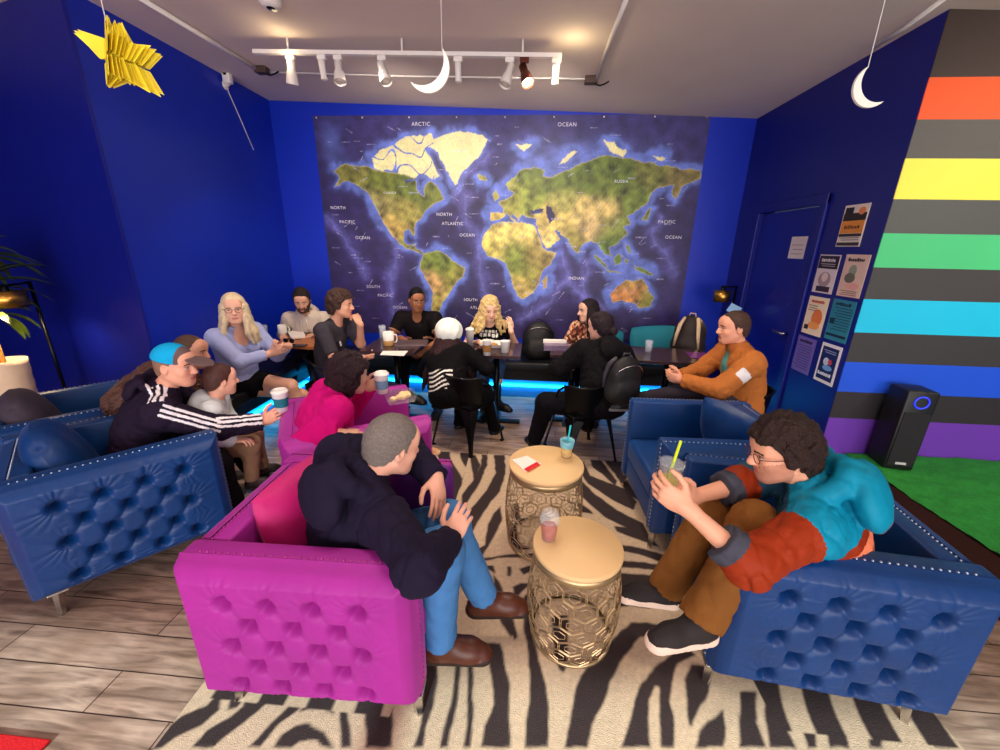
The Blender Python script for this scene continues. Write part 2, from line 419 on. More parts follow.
    def headp(s):
        q = s.q; R = s.RH; f = 1.0
        E = lambda c, r, k=.015, mode='u': ell(s.hw(c), np.array(r)*q, R, k*q, mode=mode)
        G = lambda a, b, ra, rb, k=.012, mode='u': seg(s.hw(a), s.hw(b), ra*q, rb*q, k*q, mode=mode)
        jw = .054 if s.fem else .060
        L = [E((0, -.014, .03), (.074, .094, .088), .02), E((0, .022, -.02), (.064, .066, .082), .03), E((0, .036, -.06), (jw*.86, .048, .043), .03),
             E((0, .066, -.093), (.021, .018, .016), .025), E((0, .062, .05), (.058, .03, .04), .03)]
        for sg in (1, -1):
            L += [E((.040*sg, .058, -.022), (.02, .022, .022), .02), G((.012*sg, .084, .026), (.046*sg, .070, .024), .009, .008, .012),
                  G((jw*.93*sg, -.008, -.045), (.022*sg, .058, -.088), .015, .014, .03)]
        L += [seg(s.neck-(s.hc-s.neck)*.25, s.hw((0, -.022, -.05)), .056*s.sc*s.b**.35*(.88 if s.fem else 1), .05*q*(.88 if s.fem else 1.02), .03)]
        for sg in (1, -1): L.append(E((.032*sg, .093, .008), (.018, .013, .011), .008, 'c'))
        for sg in (1, -1): L.append(E((.0315*sg, .075, .008), (.0135, .0125, .0115), .003))
        L += [G((0, .086, .016), (0, .106, -.022), .0085, .0125, .010), E((0, .097, -.026), (.018, .012, .0095), .008),
              E((0, .0845, -.0545), (.022, .009, .0052), .006), E((0, .0825, -.0625), (.018, .0095, .0055), .006)]
        for sg in (1, -1):
            L += [E((.076*sg, -.010, -.004), (.009, .020, .031), .006), E((.082*sg, -.006, .002), (.006, .010, .016), .004, 'c')]
        return L
    def head_mat(s, beard=0, brow=True, stubble=False):
        def f(C):
            l = s.head_local(C); x, y, z = np.abs(l[:, 0]), l[:, 1], l[:, 2]; m = np.zeros(len(C), int)
            inh = (x < .09) & (y > -.11) & (y < .14) & (z > -.13) & (z < .13)
            if beard:
                bz = (y > -.005) & (z < -.028-np.clip((x-.03), 0, 1)*-.55) & (z > -.125) & ~((x < .019) & (z > -.041)) & ~((z > -.045) & (x < .045) & (x > .028)) & ~((x < .014) & (z < -.069) & (z > -.078))
                m[inh & bz & (z < .01)] = 5
            m[inh & (y > .080) & (x < .022-.35*np.abs(z+.058)) & (z < -.0505) & (z > -.067)] = 1
            e = ((x-.0315)/.0130)**2+((z-.0075)/.0056)**2
            m[inh & (y > .066) & (e < 1)] = 2
            m[inh & (y > .07) & (((x-.0315)**2+(z-.008)**2) < .0052**2)] = 3
            m[inh & (y > .066) & (e >= 1) & (e < 1.7) & (z > .010)] = 4
            if brow: m[inh & (y > .06) & (x > .012) & (x < .050) & (np.abs(z-(.0285-np.maximum(0, x-.035)*.35)) < .0042)] = 4
            return m
        return f
    def make_body(s, label, mats, beard=0, h=.011, legs_on=True, brow=True):
        pr = s.torso(-.006)
        for sd in s.arms: pr += s.armp(sd, 0.0, 2.0)
        for sd in s.legs: pr += s.legp(sd, 0.0)
        for sd in s.feet:
            an, f, u = s.feet[sd]; pr.append(seg(an-u*.035*s.sc-f*.02, an-u*.05*s.sc+f*.13*s.sc, .033*s.sc, .026*s.sc, .02))
        pr += s.headp()
        for sd in s.hands: pr += s.handp(sd)
        pr += s.skin_extra
        o = sdf_obj('person', pr, h, mats, None, s.head_mat(beard, brow), s.fine)
        tag(o, label, 'person'); s.o = o; return o
    def top(s, name, mats, g=.012, sleeve=2.0, sg2=None, hood=None, hem=-.06, carve=None, extra=None, matfn=None, h=.009, fold=.004, fs=38, label=None, collar=0.0):
        pr = s.torso(g)
        for sd in s.arms: pr += s.armp(sd, g*1.0+.004, sleeve, g2=(sg2 if sg2 is not None else g))
        pr.append(fld(lambda P: -fold*.8*creases(P, fs*.8, s.h)+fold*.3*wob(P, fs*2.1, 3+s.h), 'n'))
        if collar: pr.append(seg(s.neck+s.R2 @ [-.005, 0, -.02*s.sc], s.neck+s.R2 @ [.008, 0, .022*s.sc], (.066+collar)*s.sc, (.062+collar)*s.sc, .008))
        if hood:
            R = s.R2; k = s.sc; nk = s.neck
            for j in range(-4, 5):
                a0, a1 = rad(180+j*30-15), rad(180+j*30+15)
                c = lambda a: nk+R @ (np.array([math.cos(a)*.092-.034, math.sin(a)*.092, -.004+.020*hood*math.cos(a+math.pi)])*k)
                pr.append(seg(c(a0), c(a1), .028*k*(1.25-.12*abs(j))*hood, .028*k*(1.25-.12*abs(j))*hood, .012))
            pr.append(ell(nk+R @ (np.array([-.120-.03*hood, 0, -.050-.02*hood])*k), np.array([.048, .115, .092])*k*hood, R, .018))
            pr.append(fld(lambda P: .002*wob(P, 90, 5), 'n'))
        if extra: pr += extra(s)
        low = s.P+s.R1 @ [0, 0, hem*s.sc]; n = -s.R1[:, 2]
        pr.append(dict(t='f', fn=lambda P: (P-low) @ n, mode='i', k=.008, clip=None))
        if carve: pr += carve(s)
        nk2 = seg(s.neck-(s.hc-s.neck)*.0, s.neck+(s.hc-s.neck)*.9, .054*s.sc*s.b**.35*(.9 if s.fem else 1), .055*s.q, .004, mode='c'); pr.append(nk2)
        o = sdf_obj(name, pr, h, mats, s.o, matfn); 
        if label: o['label'] = label
        return o
    def bottoms(s, name, mats, g=.012, end=2.0, g2=.02, h=.010, fold=.004, extra=None, matfn=None, top_=.07):
        low = s.P+s.R1 @ [0, 0, top_*s.sc]; n = s.R1[:, 2]
        pr = [ell(s.P+s.R1 @ [0, 0, .0], np.array([.118*s.b+g, .168*s.b+g, .115+g])*s.sc, s.R1, .05, clip=[(low, n)])]
        for sd in s.legs: pr += s.legp(sd, g, end, g2)
        if extra: pr += extra(s)
        pr.append(fld(lambda P: -fold*.9*creases(P, 26, s.h+2), 'n'))
        return sdf_obj(name, pr, h, mats, s.o, matfn)
    def shoe(s, sd, mats, name='shoe', sole=.016, ankle=0.0, toe=1.0, h=.006, bulk=1.0):
        an, f, u = s.feet[sd]; k = s.sc; sd_ = np.cross(u, f); R = np.stack([f, sd_, u], 1); bl = bulk
        fl = an-u*.082*k
        heel = an-u*.045*k-f*.035*k; ball = heel+f*.15*k-u*.006*k; to = heel+f*.20*k*toe-u*.012*k
        pr = [seg(heel, ball, .040*k*bl, .043*k*bl, .03), seg(ball, to, .042*k*bl, .034*k*bl, .03), seg(an-u*.02*k, an-u*.01*k+u*ankle, .046*k*bl, .050*k*bl, .03),
              seg(an-u*.01*k, ball+u*.005*k, .042*k, .03*k, .03),
              seg(heel-u*.022*k, to-u*.012*k, .046*k*bl, .044*k*bl, .004, clip=[(fl+u*sole*1.6, u)])]
        pr.append(fld(lambda P: (fl-P) @ u, 'i', .006))
        mf = (lambda C: (((C-fl) @ u) < sole*1.5).astype(int)) if len(mats) > 1 else None
        return sdf_obj(name, pr, h, mats, s.o, mf)
    def hair(s, m, t=.012, style='short', amp=.003, fs=120, extra=None, h=.005, hl=None, name='hair', top_t=0.0, label=None):
        q = s.q; R = s.RH
        hlz = hl or {'short': [-.07, -.07, -.055, -.02, .01, .018, -.01, .045, .062, .075, .075],
                     'buzz': [-.05, -.05, -.035, .0, .02, .025, .01, .05, .062, .07, .07],
                     'full': [-.085, -.085, -.08, -.05, -.015, -.02, -.03, .03, .058, .07, .07],
                     'long': [-.12, -.12, -.12, -.12, -.12, -.12, -.06, .02, .06, .075, .08]}[style]
        pr = [ell(s.hw((0, -.014, .03)), np.array([.074+t, .094+t, .088+t+top_t])*q, R, .02), ell(s.hw((0, -.035, -.02)), np.array([.062+t, .066+t, .075+t])*q, R, .02)]
        pr.append(fld(lambda P: np.interp(s.head_local(P)[:, 1], HLY, hlz)*q-s.head_local(P)[:, 2]*q, 'i', .006))
        if extra: pr += extra(s)
        pr.append(fld(lambda P: amp*wob(P, fs, s.h)+amp*.6*wob(P, fs*2.3, 9), 'n'))
        o = sdf_obj(name, pr, h, m, s.o)
        if label: o['label'] = label
        return o
    def glasses(s, m, r=.021, sq=1.0):
        mb = MB()
        for sg in (1, -1):
            pts = [s.hw((sg*.033+r*1.12*math.copysign(abs(math.cos(a))**sq, math.cos(a)), .100-.25*abs(r*math.cos(a))*.5, .006+r*.85*math.copysign(abs(math.sin(a))**sq, math.sin(a)))) for a in np.linspace(0, 2*math.pi, 20)[:-1]]
            mb.tube(pts, .0016*s.q, 6, closed=True)
            mb.tube([s.hw((sg*.056, .096, .012)), s.hw((sg*.074, .06, .012)), s.hw((sg*.081, -.005, .010))], .0015*s.q, 6)
        mb.tube([s.hw((-.011, .104, .01)), s.hw((0, .110, .012)), s.hw((.011, .104, .01))], .0015*s.q, 6)
        return mb.build('glasses', m, s.o)
# ------------------------------------------------------------------ room shell
XL, XR, YB, YS = -2.81, 2.11, 4.63, 2.75
def zc(x): return 2.945-0.037*x          # the ceiling falls slightly to the right
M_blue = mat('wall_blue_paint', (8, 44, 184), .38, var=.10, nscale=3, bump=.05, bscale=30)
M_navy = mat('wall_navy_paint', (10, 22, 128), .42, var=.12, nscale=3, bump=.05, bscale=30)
M_ceil = mat('ceiling_paint', (222, 206, 200), .9, var=.06, nscale=3)
M_white = mat('white_metal', (232, 226, 222), .4, var=.03)
M_black = mat('black_metal', (16, 16, 19), .28, metal=.6, var=.1)
M_blkp = mat('black_vinyl', (14, 13, 17), .45, var=.2)
M_brass = mat('brushed_brass', (206, 156, 74), .3, metal=1.0, var=.1)
def quad(name, pts, m, kind='structure', name2=None):
    mb = MB(); mb.add(pts, [(0, 1, 2, 3)]); o = mb.build(name, m); o['kind'] = kind; return o
def wall_slab(name, a, b, z0, za, zb, m, th=.12, side=1):
    """wall between plan points a, b; the face on the line a-b, body away from the room"""
    a = np.array(a); b = np.array(b); d = (b-a)/np.linalg.norm(b-a); n = np.array([-d[1], d[0]])*side*th
    mb = MB(); v = []
    for p, z in ((a, za), (b, zb)):
        v += [(p[0], p[1], z0), (p[0], p[1], z), (p[0]+n[0], p[1]+n[1], z), (p[0]+n[0], p[1]+n[1], z0)]
    mb.add(v, [(0, 4, 5, 1), (1, 5, 6, 2), (2, 6, 7, 3), (3, 7, 4, 0), (0, 1, 2, 3), (4, 7, 6, 5)])
    o = mb.build(name, m); o['kind'] = 'structure'; return o
# floor: wood-look porcelain planks
def floor_mat():
    m = D.materials.new('plank_tile'); m.use_nodes = True; nt = m.node_tree; N = nt.nodes; L = nt.links; b = N['Principled BSDF']
    tc = N.new('ShaderNodeTexCoord')
    br = N.new('ShaderNodeTexBrick'); br.offset = .37; br.inputs['Scale'].default_value = 1
    br.inputs['Brick Width'].default_value = .92; br.inputs['Row Height'].default_value = .152; br.inputs['Mortar Size'].default_value = .0028
    br.inputs['Color1'].default_value = srgb(214, 190, 174); br.inputs['Color2'].default_value = srgb(180, 154, 138); br.inputs['Mortar'].default_value = srgb(66, 46, 38)
    br.inputs['Mortar Smooth'].default_value = .3
    mp = N.new('ShaderNodeMapping'); mp.inputs['Location'].default_value = (.31, .022, 0); L.new(tc.outputs['Object'], mp.inputs[0]); L.new(mp.outputs[0], br.inputs['Vector'])
    m2 = N.new('ShaderNodeMapping'); m2.inputs['Scale'].default_value = (1.6, 12, 1); L.new(tc.outputs['Object'], m2.inputs[0])
    nz = N.new('ShaderNodeTexNoise'); nz.inputs['Scale'].default_value = 2.2; nz.inputs['Detail'].default_value = 8; nz.inputs['Distortion'].default_value = 1.2; L.new(m2.outputs[0], nz.inputs[0])
    cr = N.new('ShaderNodeValToRGB'); cr.color_ramp.elements[0].position = .3; cr.color_ramp.elements[0].color = srgb(128, 112, 102); cr.color_ramp.elements[1].position = .68; cr.color_ramp.elements[1].color = srgb(255, 250, 244)
    L.new(nz.outputs['Fac'], cr.inputs[0])
    n3 = N.new('ShaderNodeTexNoise'); n3.inputs['Scale'].default_value = 5; n3.inputs['Detail'].default_value = 6; L.new(tc.outputs['Object'], n3.inputs[0])
    c3 = N.new('ShaderNodeValToRGB'); c3.color_ramp.elements[0].position = .35; c3.color_ramp.elements[0].color = srgb(205, 195, 188); c3.color_ramp.elements[1].position = .7; c3.color_ramp.elements[1].color = (1, 1, 1, 1); L.new(n3.outputs['Fac'], c3.inputs[0])
    mu = N.new('ShaderNodeMix'); mu.data_type = 'RGBA'; mu.blend_type = 'MULTIPLY'; mu.inputs['Factor'].default_value = .85; L.new(br.outputs['Color'], mu.inputs['A']); L.new(cr.outputs[0], mu.inputs['B'])
    m4 = N.new('ShaderNodeMix'); m4.data_type = 'RGBA'; m4.blend_type = 'MULTIPLY'; m4.inputs['Factor'].default_value = .8; L.new(mu.outputs['Result'], m4.inputs['A']); L.new(c3.outputs[0], m4.inputs['B'])
    L.new(m4.outputs['Result'], b.inputs['Base Color']); b.inputs['Roughness'].default_value = .42
    bp = N.new('ShaderNodeBump'); bp.inputs['Strength'].default_value = .25; bp.inputs['Distance'].default_value = .004; bp.invert = True
    L.new(br.outputs['Fac'], bp.inputs['Height']); L.new(bp.outputs[0], b.inputs['Normal'])
    return m
YF = -4.6        # shop front behind the camera
XR2 = 4.6
mb = MB(); mb.box((-6, YF-.1, -.1), (XR2+.2, 5.0, 0)); o = mb.build('floor', floor_mat()); o['kind'] = 'structure'
mb = MB()
mb.add([(-6, YF-.1, zc(-6)), (XR2+.2, YF-.1, zc(XR2+.2)), (XR2+.2, 4.9, zc(XR2+.2)), (-6, 4.9, zc(-6)), (-6, YF-.1, zc(-6)+.1), (XR2+.2, YF-.1, zc(XR2+.2)+.1), (XR2+.2, 4.9, zc(XR2+.2)+.1), (-6, 4.9, zc(-6)+.1)],
       [(0, 1, 2, 3), (4, 7, 6, 5), (0, 4, 5, 1), (1, 5, 6, 2), (2, 6, 7, 3), (3, 7, 4, 0)])
o = mb.build('ceiling', M_ceil); o['kind'] = 'structure'
wall_slab('wall_back', (XL-.1, YB), (XR+.1, YB), 0, zc(XL), zc(XR), M_blue)
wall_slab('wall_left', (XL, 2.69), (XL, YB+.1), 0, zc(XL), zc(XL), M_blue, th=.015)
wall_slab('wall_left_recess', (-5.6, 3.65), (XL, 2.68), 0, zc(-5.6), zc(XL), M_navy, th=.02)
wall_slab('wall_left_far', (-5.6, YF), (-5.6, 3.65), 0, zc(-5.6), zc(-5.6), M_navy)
# right wall with the door opening
D0, D1, DH = 3.36, 4.2, 1.98
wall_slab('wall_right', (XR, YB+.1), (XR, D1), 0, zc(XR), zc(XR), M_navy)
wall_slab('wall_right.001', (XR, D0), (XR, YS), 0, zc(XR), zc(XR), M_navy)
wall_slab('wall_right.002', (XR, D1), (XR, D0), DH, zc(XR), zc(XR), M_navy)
# striped wall, bands top to bottom
bands = [(3.2, (52, 38, 32)), (2.565, (236, 84, 22)), (2.365, (82, 80, 76)), (2.17, (246, 232, 80)), (1.955, (80, 82, 80)), (1.765, (70, 190, 122)), (1.565, (62, 60, 60)), (1.37, (20, 186, 224)), (1.155, (54, 52, 54)), (.955, (24, 78, 210)), (.745, (44, 38, 44)), (.55, (104, 52, 168)), (0.0, None)]
mb = MB(); ms = []
for i in range(len(bands)-1):
    z1 = min(bands[i][0], 3.0); z0 = bands[i+1][0]
    mb.box((XR+.001, YS-.006, z0), (XR2, YS+.12, z1 if i else zc(XR)), mi=i)
    ms.append(mat('stripe_paint_%d' % i, bands[i][1], .55, var=.07, nscale=3, bump=.08, bscale=25))
o = mb.build('wall_stage', ms); o['kind'] = 'structure'
wall_slab('wall_stage_side', (XR2, YS), (XR2, YF), 0, 2.85, 2.85, M_navy)
# shop front: sill wall and lintel, glass between
M_front = mat('plaster_front', (170, 160, 150), .9)
mb = MB(); mb.box((-6, YF-.12, 0), (XR2, YF, .25)); mb.box((-6, YF-.12, 2.62), (XR2, YF, zc(-6)))
for x in (-5.9, -4.2, -1.1, 2.2, XR2-.15): mb.box((x, YF-.1, .25), (x+.12, YF, 2.62))
o = mb.build('wall_front', M_front); o['kind'] = 'structure'
# door
M_door = mat('door_blue_paint', (9, 28, 145), .3, var=.08, nscale=4)
dr = empty('door_1', (XR, D0, 0)); dr['kind'] = 'structure'
mb = MB(); mb.box((.02, .005, .01), (.06, D1-D0-.005, DH-.005), bev=.003); mb.build('door_leaf', M_door, dr)
mb = MB()
for a in ((-.07, .0), (D1-D0, D1-D0+.07)): mb.box((-.022, a[0], 0), (.0, a[1], DH+.07), bev=.004)
mb.box((-.024, -.07, DH), (0, D1-D0+.07, DH+.075), bev=.004); mb.build('door_frame', M_navy, dr)
mb = MB(); mb.tube([(.02, .08, 1.0), (-.03, .08, 1.0)], .012); mb.tube([(-.03, .075, 1.0), (-.032, .19, 1.0)], .009); mb.lathe([(.0, .0), (.026, .0), (.026, .008), (0, .008)], 20, (0, 0, 0))
mb.build('door_handle', mat('steel', (190, 190, 195), .25, metal=1), dr)
# baseboard
mb = MB(); mb.box((XL, 2.7, 0), (XL+.012, YB, .1)); o = mb.build('baseboard_left', M_navy); o['kind'] = 'structure'
mb = MB(); mb.box((XR-.012, YS, 0), (XR, D0-.07, .1)); o = mb.build('baseboard_right', M_navy); o['kind'] = 'structure'

# ------------------------------------------------------------------ mural (a flat printed map pinned to the back wall)
def mpt(x, y):      # crop pixel of the map -> wall metres
    p = at(300+x/2.2727, 90+y/2.2727, YB); return (p[0], p[2])
LAND = dict(
 greenland=[(290,120),(340,97),(400,98),(427,112),(410,150),(385,170),(365,195),(352,217),(340,200),(330,170),(315,145),(290,130)],
 namerica=[(75,180),(105,168),(160,178),(205,188),(240,192),(266,198),(264,228),(280,244),(286,215),(300,205),(318,225),(327,248),(300,262),(285,275),(275,290),(263,303),(262,332),(250,318),(234,325),(236,345),(250,352),(262,345),(262,360),(285,374),(275,377),(255,365),(225,350),(205,325),(190,300),(178,280),(165,250),(150,232),(130,215),(105,210),(80,222),(90,200)],
 arc=[(163,152),(190,134),(225,120),(258,103),(300,99),(306,118),(283,135),(292,150),(303,168),(316,196),(300,201),(280,190),(262,198),(235,192),(200,188),(168,178)], isl1=[(165,152),(185,140),(205,150),(225,148),(228,168),(195,175),(168,168)], isl2=[(200,128),(240,108),(292,101),(300,115),(275,130),(262,142),(240,135),(215,142)],
 isl3=[(240,150),(262,150),(285,168),(308,195),(296,200),(280,184),(262,180),(250,165)], isl4=[(232,172),(250,170),(256,185),(236,184)],
 samerica=[(283,372),(310,362),(335,375),(350,390),(376,403),(370,425),(350,447),(340,467),(325,482),(317,500),(313,530),(316,570),(304,575),(297,540),(298,500),(300,460),(285,430),(271,405),(278,385)],
 africa=[(440,303),(470,300),(500,299),(530,308),(540,330),(555,362),(582,372),(570,395),(548,415),(545,440),(530,460),(510,476),(495,470),(485,445),(480,420),(470,396),(450,384),(425,377),(413,357),(415,335),(430,315)],
 madagascar=[(553,432),(563,424),(561,448),(553,455)],
 eurasia=[(433,298),(433,280),(458,276),(462,266),(450,258),(470,247),(485,238),(478,228),(468,217),(480,200),(500,182),(535,174),(556,180),(552,196),(575,198),(600,186),(640,165),(665,160),(690,148),(740,155),(800,165),(850,175),(905,183),(908,200),(885,212),(868,222),(852,250),(845,230),(850,218),(820,220),(800,232),(790,255),(765,275),(745,287),(752,306),(735,310),(742,325),(722,350),(702,357),(707,378),(690,372),(680,350),(660,345),(641,352),(634,377),(622,362),(610,337),(590,325),(578,318),(592,340),(560,360),(548,342),(536,306),(538,292),(505,286),(498,296),(486,282),(480,286),(492,300),(484,298),(470,278),(458,290)],
 uk=[(440,238),(448,226),(456,248),(442,253)], iceland=[(402,197),(420,194),(424,204),(406,208)], japan=[(778,292),(792,268),(798,272),(788,296)],
 sumatra=[(668,370),(700,400),(695,407),(670,382)], borneo=[(710,382),(728,370),(732,390),(716,397)], ng=[(757,400),(775,402),(800,412),(806,422),(780,416),(760,408)], java=[(700,408),(728,414),(726,418),(700,412)], phil=[(740,348),(750,352),(756,376),(748,368)], sula=[(738,385),(748,384),(742,400)],
 aus=[(705,460),(720,446),(743,428),(757,434),(768,432),(775,425),(790,450),(803,472),(798,488),(775,496),(755,482),(730,480),(712,486)],
 svalbard=[(490,125),(525,120),(512,140)], nz=[(588,168),(606,146),(630,142),(604,164)], sz=[(688,115),(712,118),(742,138),(735,152),(704,138)], nsib=[(798,148),(830,152),(820,160)])
SEAS = [[(523,270),(552,272),(548,282),(526,280)], [(560,263),(572,268),(578,292),(568,302),(560,284)], [(236,205),(262,200),(262,206),(240,212)]]
def inpoly(P, poly):
    ins = np.zeros(len(P), bool); n = len(poly)
    for i in range(n):
        x1, y1 = poly[i]; x2, y2 = poly[(i+1) % n]
        c = ((y1 > P[:, 1]) != (y2 > P[:, 1])); ins ^= c & (P[:, 0] < (x2-x1)*(P[:, 1]-y1)/((y2-y1) if y2 != y1 else 1e-9)+x1)
    return ins
def pdist(P, poly, closed=True):
    d = np.full(len(P), 1e9); n = len(poly)
    for i in range(n if closed else n-1):
        a = np.array(poly[i]); b = np.array(poly[(i+1) % n]); ab = b-a; t = np.clip((P-a) @ ab/(ab @ ab+1e-9), 0, 1)
        d = np.minimum(d, np.hypot(*(P-a-t[:, None]*ab).T))
    return d
def fnoise(P, s, seed=0, oct=4):
    r = np.zeros(len(P)); rng = np.random.default_rng(seed); a = 1.0
    for o in range(oct):
        for _ in range(3):
            th = rng.uniform(0, 6.28); k = s*2**o*rng.uniform(.7, 1.4); ph = rng.uniform(0, 6.28); th2 = th+1.3
            r += a*np.sin(k*(P[:, 0]*math.cos(th)+P[:, 1]*math.sin(th))+ph+1.4*np.sin(k*.7*(P[:, 0]*math.cos(th2)+P[:, 1]*math.sin(th2))+ph*2))
        a *= .55
    return r/3
MX0, MX1, MZ0, MZ1 = -2.35, 1.67, .62, 2.905
nu, nv = 560, 320
u = np.linspace(MX0, MX1, nu); w = np.linspace(MZ0, MZ1, nv); UU, WW = np.meshgrid(u, w, indexing='ij'); P2 = np.stack([UU.ravel(), WW.ravel()], 1)
jit = np.stack([fnoise(P2, 22, 3), fnoise(P2, 22, 4)], 1)*.014
PJ = P2+jit
land = np.zeros(len(P2), bool); cd = np.full(len(P2), 1e9)
ice = np.zeros(len(P2), bool)
for k_, poly in LAND.items():
    pw = [mpt(*p) for p in poly]; i_ = inpoly(PJ, pw); land |= i_; cd = np.minimum(cd, pdist(PJ, pw))
    if k_ in ('greenland', 'arc', 'isl1', 'isl2', 'isl3', 'isl4', 'svalbard', 'nz', 'sz', 'nsib'): ice |= i_
arct = ice & (np.abs(fnoise(P2, 16, 8, 2)) < .085) & (P2[:, 0] < mpt(300, 0)[0])
for sp in SEAS:
    i_ = inpoly(PJ, [mpt(*p) for p in sp]); land &= ~i_
land &= ~arct
C = lambda r, g, b: np.array(srgb(r, g, b)[:3])
# ocean colours: deep purple basins, pale shelves, mid-ocean ridges
dn = fnoise(P2, 5, 11)
oc = C(44, 31, 88)[None]*(1+.25*dn[:, None])
north = np.clip((P2[:, 1]-mpt(0, 190)[1])/.45, 0, 1)
oc = oc*(1-.35*north[:, None])+C(70, 68, 140)[None]*.35*north[:, None]
shelf = 1/(1+np.exp((cd-(.055+.04*np.clip(fnoise(P2, 7, 5), -1, 1)))/.010))*.8+.2*np.exp(-cd/.05)
oc = oc*(1-shelf[:, None])+C(100, 122, 212)[None]*shelf[:, None]
ridges = [[(380,240),(372,300),(400,330),(408,380),(412,420),(425,470),(440,520)], [(205,420),(208,470),(215,520),(205,560)], [(215,340),(222,380),(208,420)], [(590,370),(605,400),(610,440),(640,470),(690,500)], [(610,430),(580,460),(540,500),(500,520)], [(650,390),(650,440),(645,470)], [(60,290),(100,330),(130,380),(150,420)], [(820,290),(800,330),(830,370),(850,420)], [(350,240),(362,215),(380,190),(430,150)]]
for rr in ridges:
    d_ = pdist(P2+jit*2, [mpt(*p) for p in rr], False); r_ = np.exp(-(d_/.06)**2)*.42+np.exp(-(d_/.012)**2)*.2
    oc = oc*(1-r_[:, None])+C(118, 118, 210)[None]*r_[:, None]
top = np.exp(-((P2[:, 0]-mpt(640, 0)[0])/.55)**2-((P2[:, 1]-mpt(0, 150)[1])/.13)**2)*.75+np.exp(-((P2[:, 0]-mpt(60, 0)[0])/.1)**2-((P2[:, 1]-mpt(0, 120)[1])/.16)**2)*.6
oc = oc*(1-top[:, None])+C(98, 116, 200)[None]*top[:, None]
oc *= np.clip(1+.30*fnoise(P2, 26, 21, 5), .3, 2)[:, None]
cp = [(110,195,120,118,50),(200,215,108,118,38),(250,215,100,115,40),(300,235,110,120,40),(190,260,150,140,80),(230,280,160,150,70),(210,310,195,165,85),(250,360,130,130,50),(300,385,110,125,40),(330,400,115,130,42),(345,425,140,135,55),(300,440,190,150,95),(318,480,175,160,85),(305,550,170,160,90),
      (450,330,232,212,120),(500,325,240,215,120),(440,360,205,190,90),(490,365,130,140,55),(530,380,150,130,65),(500,400,120,135,45),(500,445,190,165,85),(520,420,150,145,60),(560,435,150,120,60),(565,330,235,212,130),(445,288,205,180,90),(475,255,150,150,65),(520,250,140,150,60),(540,205,105,120,45),(600,210,100,118,42),(660,200,90,108,38),(720,190,88,105,36),(800,190,112,114,50),(870,200,125,112,60),(700,225,105,120,45),(600,255,170,165,85),(640,280,215,190,115),(690,275,215,188,115),(660,310,205,175,120),(700,310,150,150,70),(730,320,115,130,50),(625,345,150,140,65),(590,300,215,190,105),(560,300,205,180,100),(700,350,90,118,36),(765,255,105,122,45),
      (715,390,85,115,35),(780,410,85,115,35),(735,460,205,135,75),(760,455,215,140,80),(790,470,130,130,50),(750,440,150,140,60)]
ww = np.zeros(len(P2)); lc = np.zeros((len(P2), 3))
for x, y, r, g, b in cp:
    p = mpt(x, y); g_ = np.exp(-(((P2[:, 0]-p[0])**2+(P2[:, 1]-p[1])**2)/.10**2))+1e-9; ww += g_; lc += g_[:, None]*C(r, g, b)[None]
lc = lc/ww[:, None]*(1+.55*fnoise(P2, 34, 31, 5))[:, None]
lc[ice] = C(238, 232, 170)[None]*(1+.1*fnoise(P2[ice], 20, 2))[:, None]
coast = np.exp(-(cd/.008)**2)*.5
lc = lc*(1-coast[:, None])+C(220, 205, 150)[None]*coast[:, None]
col = np.where(land[:, None], lc, oc)
# fine white annotation strokes scattered over the seas
rng = np.random.default_rng(5)
for _ in range(170):
    x0, z0 = rng.uniform(MX0+.1, MX1-.1), rng.uniform(MZ0+.1, MZ1-.1); ln = rng.uniform(.03, .12); an = rng.choice([0, 0, 0, .5, -.5, 1.0])
    m_ = (np.abs((P2[:, 0]-x0)*math.sin(an)-(P2[:, 1]-z0)*math.cos(an)) < .0042) & (np.abs((P2[:, 0]-x0)*math.cos(an)+(P2[:, 1]-z0)*math.sin(an)) < ln/2)
    m_ &= (np.sin(P2[:, 0]*400) > -.4); col[m_] = col[m_]*.45+C(190, 190, 235)*.55
col = np.clip(col, .002, 1)
G3 = np.stack([UU, np.full_like(UU, YB-.004), WW], -1)
mural = grid_obj('world_map_mural', G3, [attr_mat('map_print', .5)], None, colors=col, smooth=False)
tag(mural, 'huge blue and green world map print covering the back wall', 'map')
for p in mural.data.polygons[:1]: pass
mb = MB()
for t, x, y, sz in [('ARCTIC',275,78,.05),('OCEAN',607,79,.05),('NORTH',87,268,.045),('PACIFIC',108,300,.045),('OCEAN',143,336,.045),('NORTH',328,283,.045),('ATLANTIC',347,304,.045),('OCEAN',380,330,.045),('PACIFIC',833,300,.045),('OCEAN',848,335,.045),('SOUTH',167,447,.045),('PACIFIC',194,467,.045),('OCEAN',228,494,.045),('SOUTH',388,477,.045),('ATLANTIC',410,495,.045),('INDIAN',628,428,.045),('GREENLAND',362,139,.025),('RUSSIA',730,208,.04),('CANADA',205,234,.03)]:
    p = mpt(x, y); v, f = text_mesh(t, sz, Matrix.Translation((p[0], YB-.0065, p[1])) @ Matrix.Rotation(rad(90), 4, 'X')); mb.add(v, f)
mb.build('map_lettering', mat('map_letter_white', (225, 222, 240), .6, var=.02), mural)
mb = MB()
for x in np.linspace(MX0+.04, MX1-.04, 9):
    mb = MB(); mb.ball((x, YB-.008, MZ1-.02), .008, 6); mb.build('push_pin', M_white, mural)

